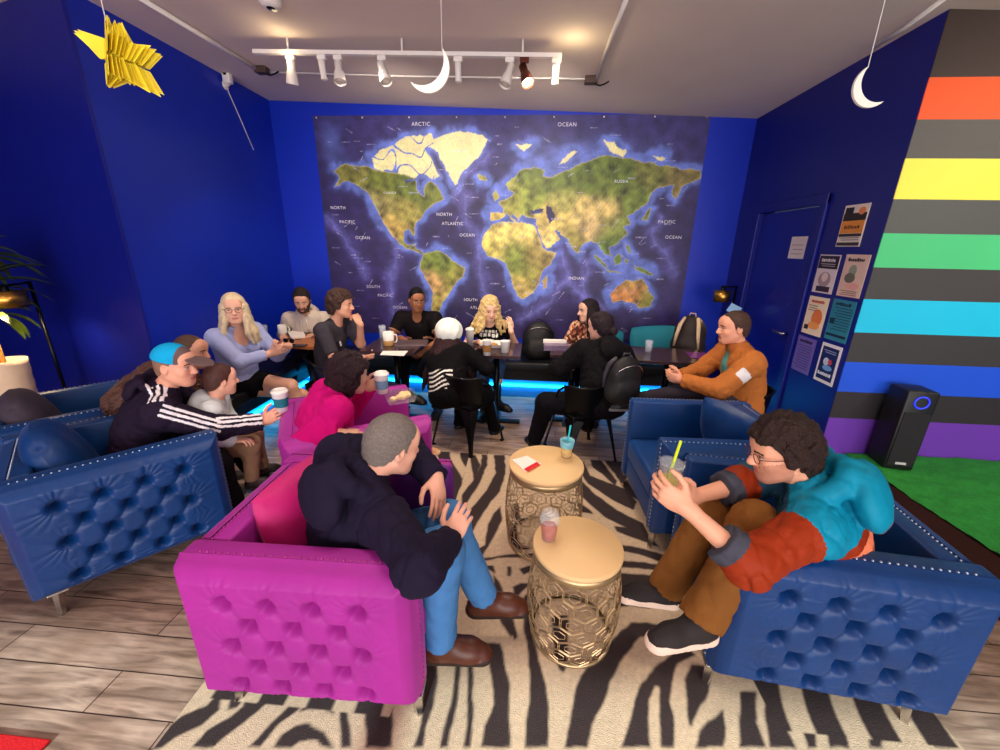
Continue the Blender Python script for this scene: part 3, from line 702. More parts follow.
# ------------------------------------------------------------------ benches with light strip
bn = empty('long_bench', (-2.0, 4.37, 0)); tag(bn, 'long black bench seat along the back wall under the map with blue light below', 'bench')
M_panel = mat('bench_panel_blue', (50, 160, 235), .3, var=.1)
mb = MB(); mb.box((-.8, -.24, .36), (3.75, .255, .46), bev=.015, seg=3); mb.build('seat', M_blkp, bn)
mb = MB(); mb.box((-.8, -.20, .25), (3.75, .255, .36)); mb.build('apron', M_blkp, bn)
mb = MB(); mb.box((-.8, -.05, 0), (3.75, .255, .25)); mb.build('base_panel', M_panel, bn)
mb = MB(); mb.box((-.8, -.085, .135), (3.7, -.055, .155)); mb.build('light_strip', mat('cyan_light', (30, 200, 255), .4, emit=(20, 190, 255), estr=9), bn)
b2 = empty('short_bench', (-2.55, 3.4, 0)); tag(b2, 'short black bench seat against the left blue wall behind the seated woman', 'bench')
mb = MB(); mb.box((-.255, -.62, .36), (.22, .7, .46), bev=.015, seg=3); mb.build('seat', M_blkp, b2)
mb = MB(); mb.box((-.255, -.62, .0), (.05, .7, .25)); mb.build('base_panel', M_panel, b2)
mb = MB(); mb.box((-.255, -.62, .25), (.17, .7, .36)); mb.build('apron', M_blkp, b2)
mb = MB(); mb.box((.055, -.6, .135), (.08, .7, .155)); mb.build('light_strip', MATS['cyan_light'], b2)

# ------------------------------------------------------------------ tufted armchairs
CW, CDp, CH, CB = .76, .73, .69, .135       # width, depth, height, underside
def tuft(nx, nz, length, height, long_axis_rows=5):
    """button positions in a diamond grid on a panel"""
    out = []
    for r in range(long_axis_rows):
        z = .080+(height-.080-.125)*r/(long_axis_rows-1); n = 4 if r % 2 == 0 else 3
        for i in range(n): out.append((length/2+(i-(n-1)/2)*.145, z))
    return out
def tufted_panel(length, height, h=.0045):
    nu, nv = int(length/h)+1, int(height/h)+1
    u = np.linspace(0, length, nu); v = np.linspace(0, height, nv); U, V = np.meshgrid(u, v, indexing='ij')
    P = np.stack([U.ravel(), V.ravel()], 1); B = tuft(0, 0, length, height)
    ed = np.minimum(np.minimum(P[:, 0], length-P[:, 0]), np.minimum(P[:, 1], height-P[:, 1]))
    Ba = np.array(B); bd = np.stack([np.hypot(P[:, 0]-q_[0], P[:, 1]-q_[1]) for q_ in B], 1); m1 = bd.min(1); near = bd.argmin(1)
    top = Ba[:, 1].max(); bot = Ba[:, 1].min(); dl = np.full(len(P), 1.0)
    for i in range(len(B)):
        for j in range(i+1, len(B)):
            L_ = np.hypot(*(Ba[i]-Ba[j]))
            if L_ < .13 and abs(Ba[i][1]-Ba[j][1]) > .02:
                ab = Ba[j]-Ba[i]; t = np.clip((P-Ba[i]) @ ab/(ab @ ab), 0, 1); dl = np.minimum(dl, np.hypot(*(P-Ba[i]-t[:, None]*ab).T)+.010*np.sin(math.pi*t))
    for q_ in B:            # pleats running from the outer buttons to the edges
        if q_[1] == top: dl = np.where(P[:, 1] > q_[1], np.minimum(dl, np.abs(P[:, 0]-q_[0]-.012*np.sin((P[:, 1]-q_[1])*30))+.012+(P[:, 1]-q_[1])*.10), dl)
        if q_[1] == bot: dl = np.where(P[:, 1] < q_[1], np.minimum(dl, np.abs(P[:, 0]-q_[0])+.016), dl)
    puff = np.sqrt(np.clip(1-(1-np.clip(dl/.040, 0, 1))**2, 0, 1))
    edge = np.sqrt(np.clip(1-(1-np.clip(ed/.055, 0, 1))**2, 0, 1))
    d = .050*edge+.026*puff*np.clip(ed/.05, 0, 1)-.052*np.exp(-(m1/.023)**2.4)
    ang = np.arctan2(P[:, 1]-Ba[near, 1], P[:, 0]-Ba[near, 0])
    outer = (P[:, 1] > top-.01) | (P[:, 1] < bot+.01) | (P[:, 0] < Ba[:, 0].min()+.01) | (P[:, 0] > Ba[:, 0].max()-.01)
    wv = np.abs(np.sin(ang*7+near*2+1.5*np.sin(ang*3+near)+8*m1))
    d += np.where(outer, .0042, .0008)*(wv-.6)*np.exp(-np.maximum(m1-.03, 0)/.07)*np.clip(m1/.03, 0, 1)*np.clip(ed/.03, 0, 1)
    d *= np.clip(ed/.012, 0, 1); d = np.where(ed <= 0, 0, d)
    return U, V, d.reshape(U.shape), B
def chair(color, name='tufted_armchair'):
    fab, deep, leg_m, nail = color
    r = empty(name, (0, 0, 0)); hx, hy = CDp/2, CW/2; T = .075
    U, V, d, B = tufted_panel(CDp+.045, CH-CB)
    for sg in (-1, 1):
        mb = MB(); mb.box((-hx-.045, -T/2, 0), (hx, T/2, CH-CB), bev=.014, seg=3)
        a = mb.build('arm', fab, r); a.location = (0, sg*(hy-T/2-.052), CB)
        X = U-hx-.045 if sg < 0 else hx-U
        p = grid_obj('tufted_panel', np.stack([X, sg*(T/2-.004+d), V], -1), [fab], a)
        mb = MB()
        for b in B: mb.ball((b[0]-hx-.045 if sg < 0 else hx-b[0], sg*(T/2-.002), b[1]), .009, 6)
        mb.build('tuft_button', deep, a)['kind'] = 'stuff'
        mb = MB(); n = 30
        for i in range(n): mb.ball((-hx+.02+(CDp-.04)*i/(n-1), sg*(T/2-.012), CH-CB), .0042, 5)
        for i in range(22): mb.ball((hx, sg*(T/2-.018), .03+(CH-CB-.05)*i/21), .0042, 5)
        mb.build('nailhead_trim', nail, a)
    BW = CW-.104-2*T; U, V, d, B = tufted_panel(BW, CH-CB)
    mb = MB(); mb.box((-T/2, -hy+T+.053, 0), (T/2, hy-T-.053, CH-CB-.002), bev=.012, seg=3); bk = mb.build('backrest', fab, r); bk.location = (-hx+T/2+.0, 0, CB)
    grid_obj('tufted_panel', np.stack([-(T/2-.004+d), BW/2-U, V], -1), [fab], bk)
    mb = MB()
    for b in B: mb.ball((-(T/2-.004), BW/2-b[0], b[1]), .010, 6)
    mb.build('tuft_button', deep, bk)['kind'] = 'stuff'
    mb = MB()
    for i in range(28): mb.ball((-(T/2-.012), -BW/2+BW*i/27, CH-CB-.001), .0042, 5)
    mb.build('nailhead_trim', nail, bk)
    mb = MB(); mb.box((-hx+T, -hy+T+.053, CB), (hx-.015, hy-T-.053, .28), bev=.012, seg=3); mb.build('seat_frame', fab, r)
    mb = MB(); mb.box((-hx+T+.005, -hy+T+.055, .285), (hx-.002, hy-T-.055, .43), bev=.03, seg=4); mb.build('seat_cushion', fab, r)
    for sx in (-1, 1):
        for sy in (-1, 1):
            x0, y0 = sx*(hx-.035), sy*(hy-.075)
            mb = MB(); mb.tube([(x0, y0, CB+.005), (x0+sx*.015, y0+sy*.012, .0)], [.024, .014], 4, smooth=False)
            mb.box((x0-.035, y0-.035, CB-.012), (x0+.035, y0+.035, CB+.002), bev=.003); mb.build('leg', leg_m, r)
    return r
M_steel = mat('polished_steel', (205, 200, 198), .22, metal=1.0, var=.05)
M_pink = mat('pink_velvet', (164, 33, 147), .6, var=.22, nscale=6, bump=.15, bscale=45, sheen=.35)
M_pinkd = mat('pink_button', (150, 20, 120), .7)
M_bluv = mat('blue_velvet', (0, 54, 114), .45, var=.35, nscale=5, bump=.15, bscale=45, sheen=.25)
M_nailp = mat('rose_nailhead', (190, 70, 150), .35, metal=.7)
M_nailb = mat('silver_nailhead', (190, 205, 225), .3, metal=.9)
M_bluvd = mat('blue_button', (8, 25, 70), .7)
def put(o, x, y, rz): o.location = (x, y, 0); o.rotation_euler = (0, 0, rad(rz)); return o
pk = put(chair((M_pink, M_pinkd, M_steel, M_nailp)), -.695, 1.30, 1); tag(pk, 'hot pink tufted velvet armchair nearest the camera with a man in a navy hoodie', 'armchair', 'pink tufted armchairs')
pk2 = put(copy_tree(pk), -1.03, 2.20, 30); tag(pk2, 'hot pink tufted armchair further back holding the woman in magenta', 'armchair')
bl = put(chair((M_bluv, M_bluvd, M_steel, M_nailb)), 1.125, 1.475, 174); tag(bl, 'blue tufted velvet armchair at lower right with the man in a teal and orange jacket', 'armchair', 'blue tufted armchairs')
for (x, y, a, t) in ((1.07, 2.28, 182, 'empty blue tufted velvet armchair on the right behind the man holding a drink'), (-2.11, 1.72, 50, 'dark blue tufted armchair at lower left beside the crouching man in a cap'), (-2.80, 2.12, 50, 'dark blue armchair at far left nearest the potted plant')):
    c = put(copy_tree(bl), x, y, a); tag(c, t, 'armchair')
# loose cushions
def cushion(name, w, h, t, m, label, cat='cushion', group=None, n=30, rnd=.10):
    u = np.linspace(-1, 1, n); U, V = np.meshgrid(u, u, indexing='ij')
    e = np.clip(1-np.abs(U)**2.6, 0, 1)**.55*np.clip(1-np.abs(V)**2.6, 0, 1)**.55
    px = U*w/2*(1-.10*(V*V)*(1-np.abs(U))*0-.07*(1-V*V)*0+.03*V*V*U*U); pz = V*h/2*(1-.06*(1-np.abs(U)**2)*.5)
    px = px*(1-rnd*U*U*V*V*1.2); pz = pz*(1-rnd*U*U*V*V*1.2)
    wr = .006*np.sin(6*U+5*V*U)*(1-e*.5)*e
    A = np.stack([px, -t/2*e-wr, pz], -1); B = np.stack([px, t/2*e, pz], -1)
    V1 = np.concatenate([A.reshape(-1, 3), B.reshape(-1, 3)]); idx = np.arange(n*n).reshape(n, n)
    q = np.stack([idx[:-1, :-1], idx[1:, :-1], idx[1:, 1:], idx[:-1, 1:]], -1).reshape(-1, 4); Q = np.concatenate([q, q[:, ::-1]+n*n])
    o = raw_obj(name, V1, Q, [m]); tag(o, label, cat, group); return o
c = cushion('cushion', .44, .40, .17, mat('pink_velvet_deep', (196, 16, 112), .6, var=.15, bump=.2, bscale=30, sheen=.5), 'deep pink cushion leaning behind the man in the navy hoodie'); c.location = (-.90, 1.36, .58); c.rotation_euler = (rad(-16), 0, rad(80))
c = cushion('cushion', .30, .30, .12, mat('purple_velvet', (96, 18, 120), .55, var=.15, sheen=.5), 'dark purple cushion standing against the far arm beside the man in the navy hoodie'); c.location = (-.46, 1.53, .575); c.rotation_euler = (rad(-12), 0, rad(2))
c = cushion('cushion', .42, .38, .17, M_bluv, 'blue velvet cushion leaning in the empty right hand armchair'); c.location = (1.22, 2.28, .61); c.rotation_euler = (rad(14), 0, rad(-68))
c = cushion('cushion', .50, .46, .20, M_bluv, 'round blue velvet cushion inside the lower left armchair', rnd=.28); c.location = (-2.27, 1.58, .60); c.rotation_euler = (rad(-18), 0, rad(140))
c = cushion('cushion', .50, .44, .20, mat('dark_grey_cloth', (62, 52, 66), .8), 'dark grey cushion in the far left armchair', rnd=.28); c.location = (-2.93, 1.97, .60); c.rotation_euler = (rad(-18), 0, rad(140))
M_teal = mat('teal_cloth', (24, 122, 142), .8, bump=.1, bscale=150)
for x, y, w_, h_, a, t in ((.90, 4.44, .28, .28, 2, 'small teal cushion on the bench left of the bigger teal cushion'), (1.36, 4.42, .50, .34, -3, 'wide teal cushion on the bench below the right end of the map')):
    c = cushion('cushion', w_, h_, .14, M_teal, t, group='teal cushions on the bench'); c.location = (x, y, .46+h_/2+.06); c.rotation_euler = (rad(-14), rad(6 if w_ < .4 else -5), rad(a))

# ------------------------------------------------------------------ rug
RUG = {
 'A': (400, 600, 3.333, [
  [(78,200),(122,200),(125,280),(108,370),(85,440),(78,500),(45,500),(70,420),(78,330)], [(185,205),(208,205),(200,290),(190,370),(170,440),(160,500),(130,500),(150,430),(172,340),(182,280)],
  [(225,200),(242,200),(244,290),(243,400),(235,500),(208,500),(222,430),(225,330)], [(290,150),(335,150),(352,230),(366,300),(366,500),(270,500),(285,430),(310,360),(312,310),(298,240)],
  [(415,0),(445,0),(445,60),(450,150),(465,220),(490,300),(497,400),(492,500),(415,500),(420,400),(432,300),(430,200),(412,100)], [(345,20),(375,60),(392,130),(380,142),(360,110),(345,60)],
  [(505,60),(560,60),(558,180),(553,235),(542,252),(528,240),(512,190)], [(860,90),(820,82),(770,85),(740,105),(690,160),(640,210),(600,260),(580,320),(565,400),(548,500),(625,500),(640,420),(680,350),(700,280),(735,215),(770,165),(800,130),(850,122)],
  [(955,165),(900,190),(850,230),(800,290),(780,350),(755,440),(735,500),(835,500),(828,430),(828,340),(850,296),(865,300),(862,400),(868,500),(912,500),(910,400),(900,350),(903,280),(925,220),(985,190)]]),
 'C': (640, 640, 2.778, [[(190,80),(140,75),(122,120),(128,180),(135,245),(145,245),(160,205),(185,170),(195,120)], [(230,200),(190,230),(160,270),(150,306),(230,306),(235,250)], [(275,150),(320,150),(322,240),(350,306),(275,306)],
  [(345,150),(378,150),(395,235),(430,306),(358,306),(345,240)], [(425,150),(470,150),(478,240),(490,306),(465,306),(445,250),(432,210)], [(488,150),(535,150),(560,250),(580,306),(525,306),(510,240)],
  [(622,150),(695,150),(680,260),(670,306),(635,306),(622,240)], [(810,150),(850,150),(875,260),(885,306),(815,306),(810,250)], [(935,255),(1010,310),(950,310)]]),
 'D': (150, 640, 4.0, [[(215,150),(230,200),(150,245),(105,300),(150,235),(185,185)], [(285,235),(280,290),(210,350),(110,400),(50,445),(0,445),(60,370),(130,315),(230,270),(260,240)], [(400,200),(490,240),(430,300),(340,370),(260,440),(170,440),(230,370),(320,320),(370,280)],
  [(330,200),(385,240),(350,280),(315,290)], [(580,250),(640,250),(590,295),(520,345),(440,440),(395,440),(450,380),(520,310)], [(640,220),(735,220),(735,310),(690,285),(640,290),(600,300)],
  [(500,440),(530,390),(580,355),(640,345),(700,375),(735,440),(690,440),(660,410),(600,415),(570,440)], [(765,220),(790,220),(800,340),(805,440),(765,440),(760,340)], [(862,200),(970,200),(975,350),(965,440),(865,440)]]),
 'B': (430, 440, 3.75, [[(240,62),(280,62),(285,130),(260,200),(205,270),(160,350),(138,400),(138,320),(150,270),(215,190),(245,130)], [(195,60),(215,60),(215,100),(185,170),(140,240),(118,250),(118,215),(160,160),(190,100)], [(150,62),(170,62),(190,100),(165,160),(155,110)],
  [(265,255),(270,310),(235,380),(200,440),(160,450),(150,430),(205,400),(215,330),(240,280)], [(100,60),(125,60),(128,130),(118,180),(100,210),(90,150)], [(20,60),(60,60),(90,130),(60,200),(30,150)],
  [(145,460),(300,435),(385,433),(385,448),(250,450),(170,470),(200,480),(240,480),(245,510),(190,480),(150,510),(135,500)], [(290,483),(305,485),(303,520),(292,518)], [(332,490),(385,478),(385,500),(350,512)], [(310,560),(340,542),(375,545),(330,595),(315,590)],
  [(235,510),(260,540),(290,620),(320,740),(300,750),(262,690),(240,600)], [(575,85),(600,140),(680,170),(735,190),(775,240),(760,270),(680,230),(590,170),(565,130)], [(600,80),(640,80),(700,160),(695,180),(640,130),(610,110)], [(650,80),(725,80),(735,150),(790,240),(740,210),(690,130)],
  [(560,150),(620,210),(700,270),(800,320),(830,390),(760,350),(660,300),(590,240),(550,200)], [(550,235),(600,270),(610,285),(560,275)], [(690,330),(740,335),(830,370),(860,410),(760,375),(700,350)], [(720,400),(780,410),(880,440),(880,470),(780,435),(720,425)],
  [(710,460),(790,465),(885,480),(885,500),(780,490),(710,485)], [(705,505),(880,520),(870,570),(705,560)], [(690,625),(760,600),(830,630),(820,640),(750,630),(690,640)], [(290,300),(320,330),(340,400),(385,415),(330,420),(295,390)], [(300,250),(330,240),(345,330),(320,320)], [(20,260),(60,250),(110,330),(60,420),(30,360)], [(20,470),(110,500),(90,540),(30,520)], [(350,600),(395,560),(395,720),(370,700)]])}
RX0, RX1, RY0, RY1 = -1.215, 1.575, .0, 2.93
nu, nv = 400, 420
u = np.linspace(RX0, RX1, nu); v = np.linspace(RY0, RY1, nv); UU, VV = np.meshgrid(u, v, indexing='ij'); P2 = np.stack([UU.ravel(), VV.ravel()], 1)
PJ = P2+np.stack([fnoise(P2, 40, 6, 2), fnoise(P2, 40, 7, 2)], 1)*.0035
dark = np.zeros(len(P2)); vis = np.zeros(len(P2), bool)
for k_, (ox, oy, sc_, polys) in RUG.items():
    for poly in polys:
        pw = [tuple(atz(ox+x/sc_, oy+y/sc_, 0)[:2]) for x, y in poly]; i_ = inpoly(PJ, pw); e_ = np.clip(.5+np.where(i_, 1, -1)*pdist(PJ, pw)/.010, 0, 1)
        dark = np.maximum(dark, e_)
# the zebra pattern carries on where furniture hides it and below the frame
hid = (P2[:, 1] < .735) | ((P2[:, 0] < -.45) & (P2[:, 1] > .97)) | ((P2[:, 0] > .95) & (P2[:, 1] > 1.05) & (P2[:, 1] < 2.9))
zz = np.clip(.5+3*(np.sin(34*(P2[:, 0]+.12*np.sin(2.2*P2[:, 1]+1)+.05*np.sin(7*P2[:, 1])))+.15), 0, 1)
dark = np.where(hid, zz, dark)
colr = C(200, 174, 146)[None]*(1-dark[:, None])+C(50, 36, 36)[None]*dark[:, None]
colr *= (1+.06*fnoise(P2, 120, 9, 2))[:, None]
rz = .012*np.clip(np.minimum.reduce([UU-RX0, RX1-UU, VV-RY0, RY1-VV])/.008, 0, 1)
rug = grid_obj('zebra_rug', np.stack([UU, VV, .002+rz], -1), [attr_mat('rug_pile', .95, bump=.35, bscale=260)], None, colors=colr)
tag(rug, 'large tan rug with dark brown zebra stripes under the coffee tables', 'rug')
mb = MB(); mb.box((-3.4, -.9, .001), (-1.58, .80, .012), bev=.004); rr = mb.build('red_mat', mat('red_carpet', (196, 12, 22), .95, bump=.3, bscale=200)); tag(rr, 'plain red mat corner on the floor at bottom left', 'rug'); rr.matrix_world = TR((0, 0, 0), 0)
# ------------------------------------------------------------------ hex lattice drum tables
def drum_table(label, x, y, R, H, rows):
    r = empty('drum_coffee_table', (x, y, .014)); tag(r, label, 'coffee table', 'round lattice drum tables')
    H -= .014
    mb = MB(); mb.lathe([(.001, H-.022), (R-.004, H-.022), (R, H-.018), (R, H-.004), (R-.004, H), (.001, H)], 64)
    mb.build('table_top', mat('gold_top', (228, 190, 136), .5, metal=.0, var=.05, nscale=6), r)
    mb = MB(); mb.lathe([(R-.012, H-.023), (R-.006, H-.022), (R-.006, H-.058), (R-.012, H-.058)], 64)
    rr = lambda t: R-.010+.022*math.sin(math.pi*min(1, max(0, t)))*1.0+.0*t
    pb = rr(0)
    mg = mat('champagne_metal', (190, 164, 124), .38, metal=.75, var=.1)
    mb.build('rim', mg, r)
    mb = MB(); mb.lathe([(pb-.006, .0), (pb+.004, .0), (pb+.004, .012), (pb-.006, .012)], 48); mb.build('base_ring', mg, r)
    mb = MB(); n = 13; hz = (H-.07)/(rows*1.5+.5)     # hex radius in height units
    aw = 2*math.pi/n
    def pt(a, z): t = z/(H-.058); q = rr(t); return (q*math.cos(a), q*math.sin(a), z)
    sx = aw/math.sqrt(3)
    for j in range(rows):
        zc_ = .012+hz+j*1.5*hz
        for i in range(n):
            ac = (i+.5*(j % 2))*aw
            for s_, w_ in ((.93, .0024), (.48, .0022)):
                P = [pt(ac+s_*sx*math.sin(k*math.pi/3), zc_+s_*hz*math.cos(k*math.pi/3)) for k in range(6)]
                mb.tube(P, w_, 4, closed=True, smooth=False)
    for j in range(rows):       # short struts tying cells together
        zc_ = .012+hz+j*1.5*hz
        for i in range(n):
            ac = (i+.5*(j % 2))*aw
            mb.tube([pt(ac+.93*sx*.866, zc_), pt(ac+aw-.93*sx*.866, zc_)], .0022, 4, smooth=False)
            mb.tube([pt(ac, zc_+.93*hz), pt(ac, zc_+1.08*hz)], .0022, 4, smooth=False)
    mb.build('lattice', mg, r); return r
drum_table('round gold-topped lattice drum table nearer the camera with a red drink', .235, 1.385, .185, .48, 6)
drum_table('round gold-topped lattice drum table further back with a receipt and iced drink', .12, 1.96, .205, .52, 6)

# ------------------------------------------------------------------ cups and small things
M_glass = mat('clear_plastic', (235, 240, 242), .12, alpha=.16, var=.01)
M_glassb = mat('clear_glass', (215, 222, 240), .05, alpha=.3, var=.01)
M_cupw = mat('white_paper_cup', (240, 238, 236), .5, var=.02)
M_cer = mat('white_ceramic', (236, 232, 226), .2, var=.02)
def plastic_cup(label, p, drink, straw=None, h=.13, r=.042, fill=.6, dome=True, tilt=0, lid_label=None):
    r0 = r*.72; e = empty('plastic_cup', p); tag(e, label, 'drink')
    mb = MB(); mb.lathe([(.001, 0), (r0, 0), (r, h), (r+.002, h), (r-.001, h+.001), (r0-.001, .002), (.001, .002)], 28); mb.build('cup_body', M_glass, e)
    rf = r0+(r-r0)*fill
    mb = MB(); mb.lathe([(.001, .004), (r0-.002, .004), (rf-.002, h*fill), (.001, h*fill)], 28); mb.build('drink_fill', drink, e)
    if dome:
        mb = MB(); mb.lathe([(r+.004, h-.004), (r+.004, h+.004), (r*.95, h+.02), (r*.72, h+.036), (r*.3, h+.044), (.008, h+.045)], 28); mb.build('lid', M_glass, e)
    if straw:
        mb = MB(); mb.tube([(-.006, 0, .01), (.012, .004, h+.085)], .0052, 8); mb.build('straw', straw, e)
    if tilt: e.rotation_euler = (rad(tilt[0]), rad(tilt[1]), 0)
    return e
M_red = mat('red_tea', (186, 58, 36), .3, var=.1); M_milk = mat('yellow_milk_tea', (226, 206, 96), .35, var=.06)
M_mix = mat('orange_smoothie', (240, 196, 90), .4, var=.2, nscale=60)
plastic_cup('clear cup of red iced tea with a dome lid on the nearer gold table', (.115, 1.405, .482), M_red, None, h=.10, r=.040, fill=.62)
c2 = plastic_cup('iced yellow and blue drink with a turquoise straw on the further gold table', (.235, 2.04, .522), M_mix, mat('turquoise_straw', (20, 190, 200), .4), h=.105, r=.040, fill=.55, dome=False)
mb = MB(); mb.lathe([(.0365, .062), (.0405, .088), (.0415, .10), (.036, .101), (.03, .062)], 24); mb.build('drink_top', mat('blue_foam', (120, 190, 210), .5, var=.3, nscale=70), c2)
def card(name, label, cat, pts, m, th=.002, group=None):
    mb = MB(); z = pts[0][2]; mb.prism([(p[0], p[1]) for p in pts], z, z+th); o = mb.build(name, m); tag(o, label, cat, group); return o
M_paper = mat('white_paper', (240, 232, 226), .7, var=.03)
card('receipt', 'white paper card lying on the further gold table', 'paper', [tuple(atz(x, y, .523)) for x, y in ((512, 460), (527, 456), (541, 464), (526, 472))], M_paper)
card('red_card', 'small red card overlapping the white card on the further gold table', 'card', [tuple(atz(x, y, .5255)) for x, y in ((524, 469), (537, 462), (540, 465), (528, 472))], mat('red_plastic', (214, 24, 34), .4))
def paper_cup(label, p, h=.115, r=.043, sleeve=(120, 190, 185), lid=True, group=None, mark=True):
    e = empty('paper_cup', p); tag(e, label, 'cup', group); r0 = r*.74
    mb = MB(); mb.lathe([(.001, 0), (r0, 0), (r, h), (r+.002, h+.003), (r-.002, h+.003), (.001, h-.004)], 28); mb.build('cup_body', M_cupw, e)
    if lid:
        mb = MB(); mb.lathe([(r+.003, h-.001), (r+.004, h+.006), (r-.004, h+.008), (r-.006, h+.016), (r-.010, h+.017), (r-.012, h+.011), (.001, h+.010)], 28); mb.build('lid', M_cer, e)
    if sleeve:
        ra, rb = r0+(r-r0)*.25+.0015, r0+(r-r0)*.72+.0015
        mb = MB(); mb.lathe([(ra, h*.25), (rb, h*.72)], 28); mb.build('sleeve', mat('sleeve_%d_%d_%d' % sleeve, sleeve, .7, var=.3, nscale=60), e)
    return e
def mug(label, p, r=.042, h=.09, m=None, rz=0, base=None):
    e = empty('mug', p, rz); tag(e, label, 'mug')
    mb = MB(); mb.lathe([(.001, 0), (r*.9, 0), (r, .008), (r, h), (r-.004, h+.001), (r-.005, .01), (.001, .01)], 28); mb.build('mug_body', m or M_cer, e)
    if base: mb = MB(); mb.lathe([(r*.9+.001, .0), (r+.001, .008), (r+.001, h*.38)], 28); mb.build('glaze_band', base, e)
    mb = MB(); mb.tube([(r-.002, 0, h*.82), (r+.022, 0, h*.78), (r+.030, 0, h*.5), (r+.02, 0, h*.24), (r-.002, 0, h*.2)], .0055, 8); mb.build('handle', m or M_cer, e)
    return e
def glass(label, p, h=.12, r=.034, m=None, fill=None):
    e = empty('drinking_glass', p); tag(e, label, 'glass')
    mb = MB(); mb.lathe([(.001, 0), (r*.82, 0), (r, h), (r-.002, h), (r*.82-.002, .008), (.001, .008)], 24); mb.build('glass_body', m or M_glassb, e)
    if fill: mb = MB(); mb.lathe([(.001, .009), (r*.8-.002, .009), (r*.9-.002, h*.6), (.001, h*.6)], 24); mb.build('drink_fill', fill, e)
    return e

# ------------------------------------------------------------------ cafe tables
M_wood = mat('oak_wood', (176, 104, 52), .4, var=.3, nscale=6, stretch=(1, 9, 1))
M_dark = mat('dark_laminate', (60, 42, 46), .16, var=.15)
def cafe_table(label, x, y, w, d, rz, m, z=.74):
    e = empty('cafe_table', (x, y, 0), rz); tag(e, label, 'table')
    mb = MB(); mb.box((-w/2, -d/2, z-.03), (w/2, d/2, z), bev=.004); mb.build('table_top', m, e)
    mb = MB(); mb.tube([(0, 0, .02), (0, 0, z-.03)], .03, 16); mb.box((-.15, -.15, z-.045), (.15, .15, z-.03)); mb.build('pedestal', M_black, e)
    mb = MB(); mb.box((-.24, -.035, 0), (.24, .035, .025), bev=.008); mb.box((-.035, -.24, 0), (.035, .24, .024), bev=.008); mb.build('base', M_black, e)
    return e
cafe_table('small oak wood table between the woman in lilac and the man in a beige hoodie', -2.13, 3.66, .50, .46, -6, M_wood)
cafe_table('dark square table with a mug in front of the man in the black polo', -1.26, 3.60, .50, .52, 0, M_dark)
cafe_table('dark square table covered with cups in front of the blonde woman in black', -.30, 3.60, .46, .50, 0, M_dark)
cafe_table('dark table with papers beside the woman in the patterned top', .42, 3.70, .46, .50, 0, M_dark)
cafe_table('wide dark table with a drinking glass below the teal cushions', 1.27, 3.62, .74, .52, -4, M_dark)
Z = .7415
def onT(x, y): p = atz(x, y, Z); return (p[0], p[1], Z)
glass('purple tinted tumbler with straw at the left edge of the oak table', onT(265, 336), .11, .036, None, mat('purple_drink', (70, 66, 130), .3))
mug('white mug on the oak table in front of the man in beige', onT(283, 334), .042, .095, rz=10)
c = mug('small white bowl-shaped cup on the oak table right of the white mug', onT(296, 331), .038, .05, rz=40)
card('folded_napkin', 'crumpled white napkin on the oak table', 'napkin', [(p[0], p[1], Z) for p in (onT(288, 333), onT(303, 332), onT(306, 338), onT(291, 339))], M_paper, .02)
e = empty('sunglasses', onT(289, 343), -10); tag(e, 'black sunglasses lying on the oak table', 'sunglasses')
mb = MB()
for sx in (-.034, .034): mb.ball((sx, 0, .022), .027, 10, sc=(1, .35, .8))
mb.build('lens', mat('dark_lens', (14, 12, 14), .1), e)
mb = MB(); mb.tube([(-.06, 0, .034), (-.058, .11, .02)], .004, 6); mb.tube([(.06, 0, .034), (.058, .11, .02)], .004, 6); mb.tube([(-.06, 0, .036), (.06, 0, .036)], .004, 6); mb.build('frame', M_black, e)
def phone(label, p, rz): 
    e = empty('phone', p, rz); tag(e, label, 'phone'); mb = MB(); mb.box((-.075, -.037, 0), (.075, .037, .009), bev=.003); mb.build('case', M_blkp, e)
    mb = MB(); mb.box((-.07, -.033, .009), (.07, .033, .0098)); mb.build('screen', mat('phone_screen', (10, 10, 16), .08), e)
phone('black phone on the front edge of the oak table', onT(298, 346), 5)
phone('dark phone at the back right corner of the oak table', onT(312, 333), 0)
mug('white mug with a tan base beside the laptop on the dark table', onT(389, 345), .050, .125, rz=10, base=mat('tan_glaze', (206, 160, 96), .3))
glass('small clear glass behind the white mug with a tan base', onT(383, 338), .13, .036)
e = empty('closed_laptop', (-1.12, 3.66, Z), 12); tag(e, 'thin grey closed laptop on the table of the man in the polo', 'laptop')
mb = MB(); mb.box((-.15, -.105, 0), (.15, .105, .010), bev=.003); mb.build('base', mat('grey_alu', (150, 130, 130), .35, metal=.5), e)
mb = MB(); mb.box((-.15, -.105, .011), (.15, .105, .018), bev=.003); mb.build('lid', mat('grey_alu_lid', (120, 100, 104), .35, metal=.5), e)
card('paper_sheet', 'white paper sheet at the front edge of the polo man\'s table', 'paper', [(p[0], p[1], Z) for p in (onT(383, 351), onT(408, 351), onT(404, 356), onT(380, 355))], M_paper)
paper_cup('tall white paper cup at the back left of the blonde woman\'s table', onT(470, 345), .15, .04, None, True)
paper_cup('patterned paper cup at the front of the blonde woman\'s table', onT(487, 355), .13, .042, (150, 104, 60), False)
paper_cup('white paper bag-like cup at the right edge of the blonde woman\'s table', onT(505, 352), .10, .045, None, False)
e = empty('food_basket', (-.33, 3.66, Z), 8); tag(e, 'open paper tray of food in the middle of the blonde woman\'s table', 'food tray')
mb = MB(); mb.add([(-.10, -.07, .003), (.10, -.07, .003), (.10, .07, .003), (-.10, .07, .003), (-.13, -.1, .04), (.13, -.1, .04), (.13, .1, .04), (-.13, .1, .04)], [(0, 1, 2, 3), (0, 4, 5, 1), (1, 5, 6, 2), (2, 6, 7, 3), (3, 7, 4, 0)]); mb.build('tray', M_paper, e)
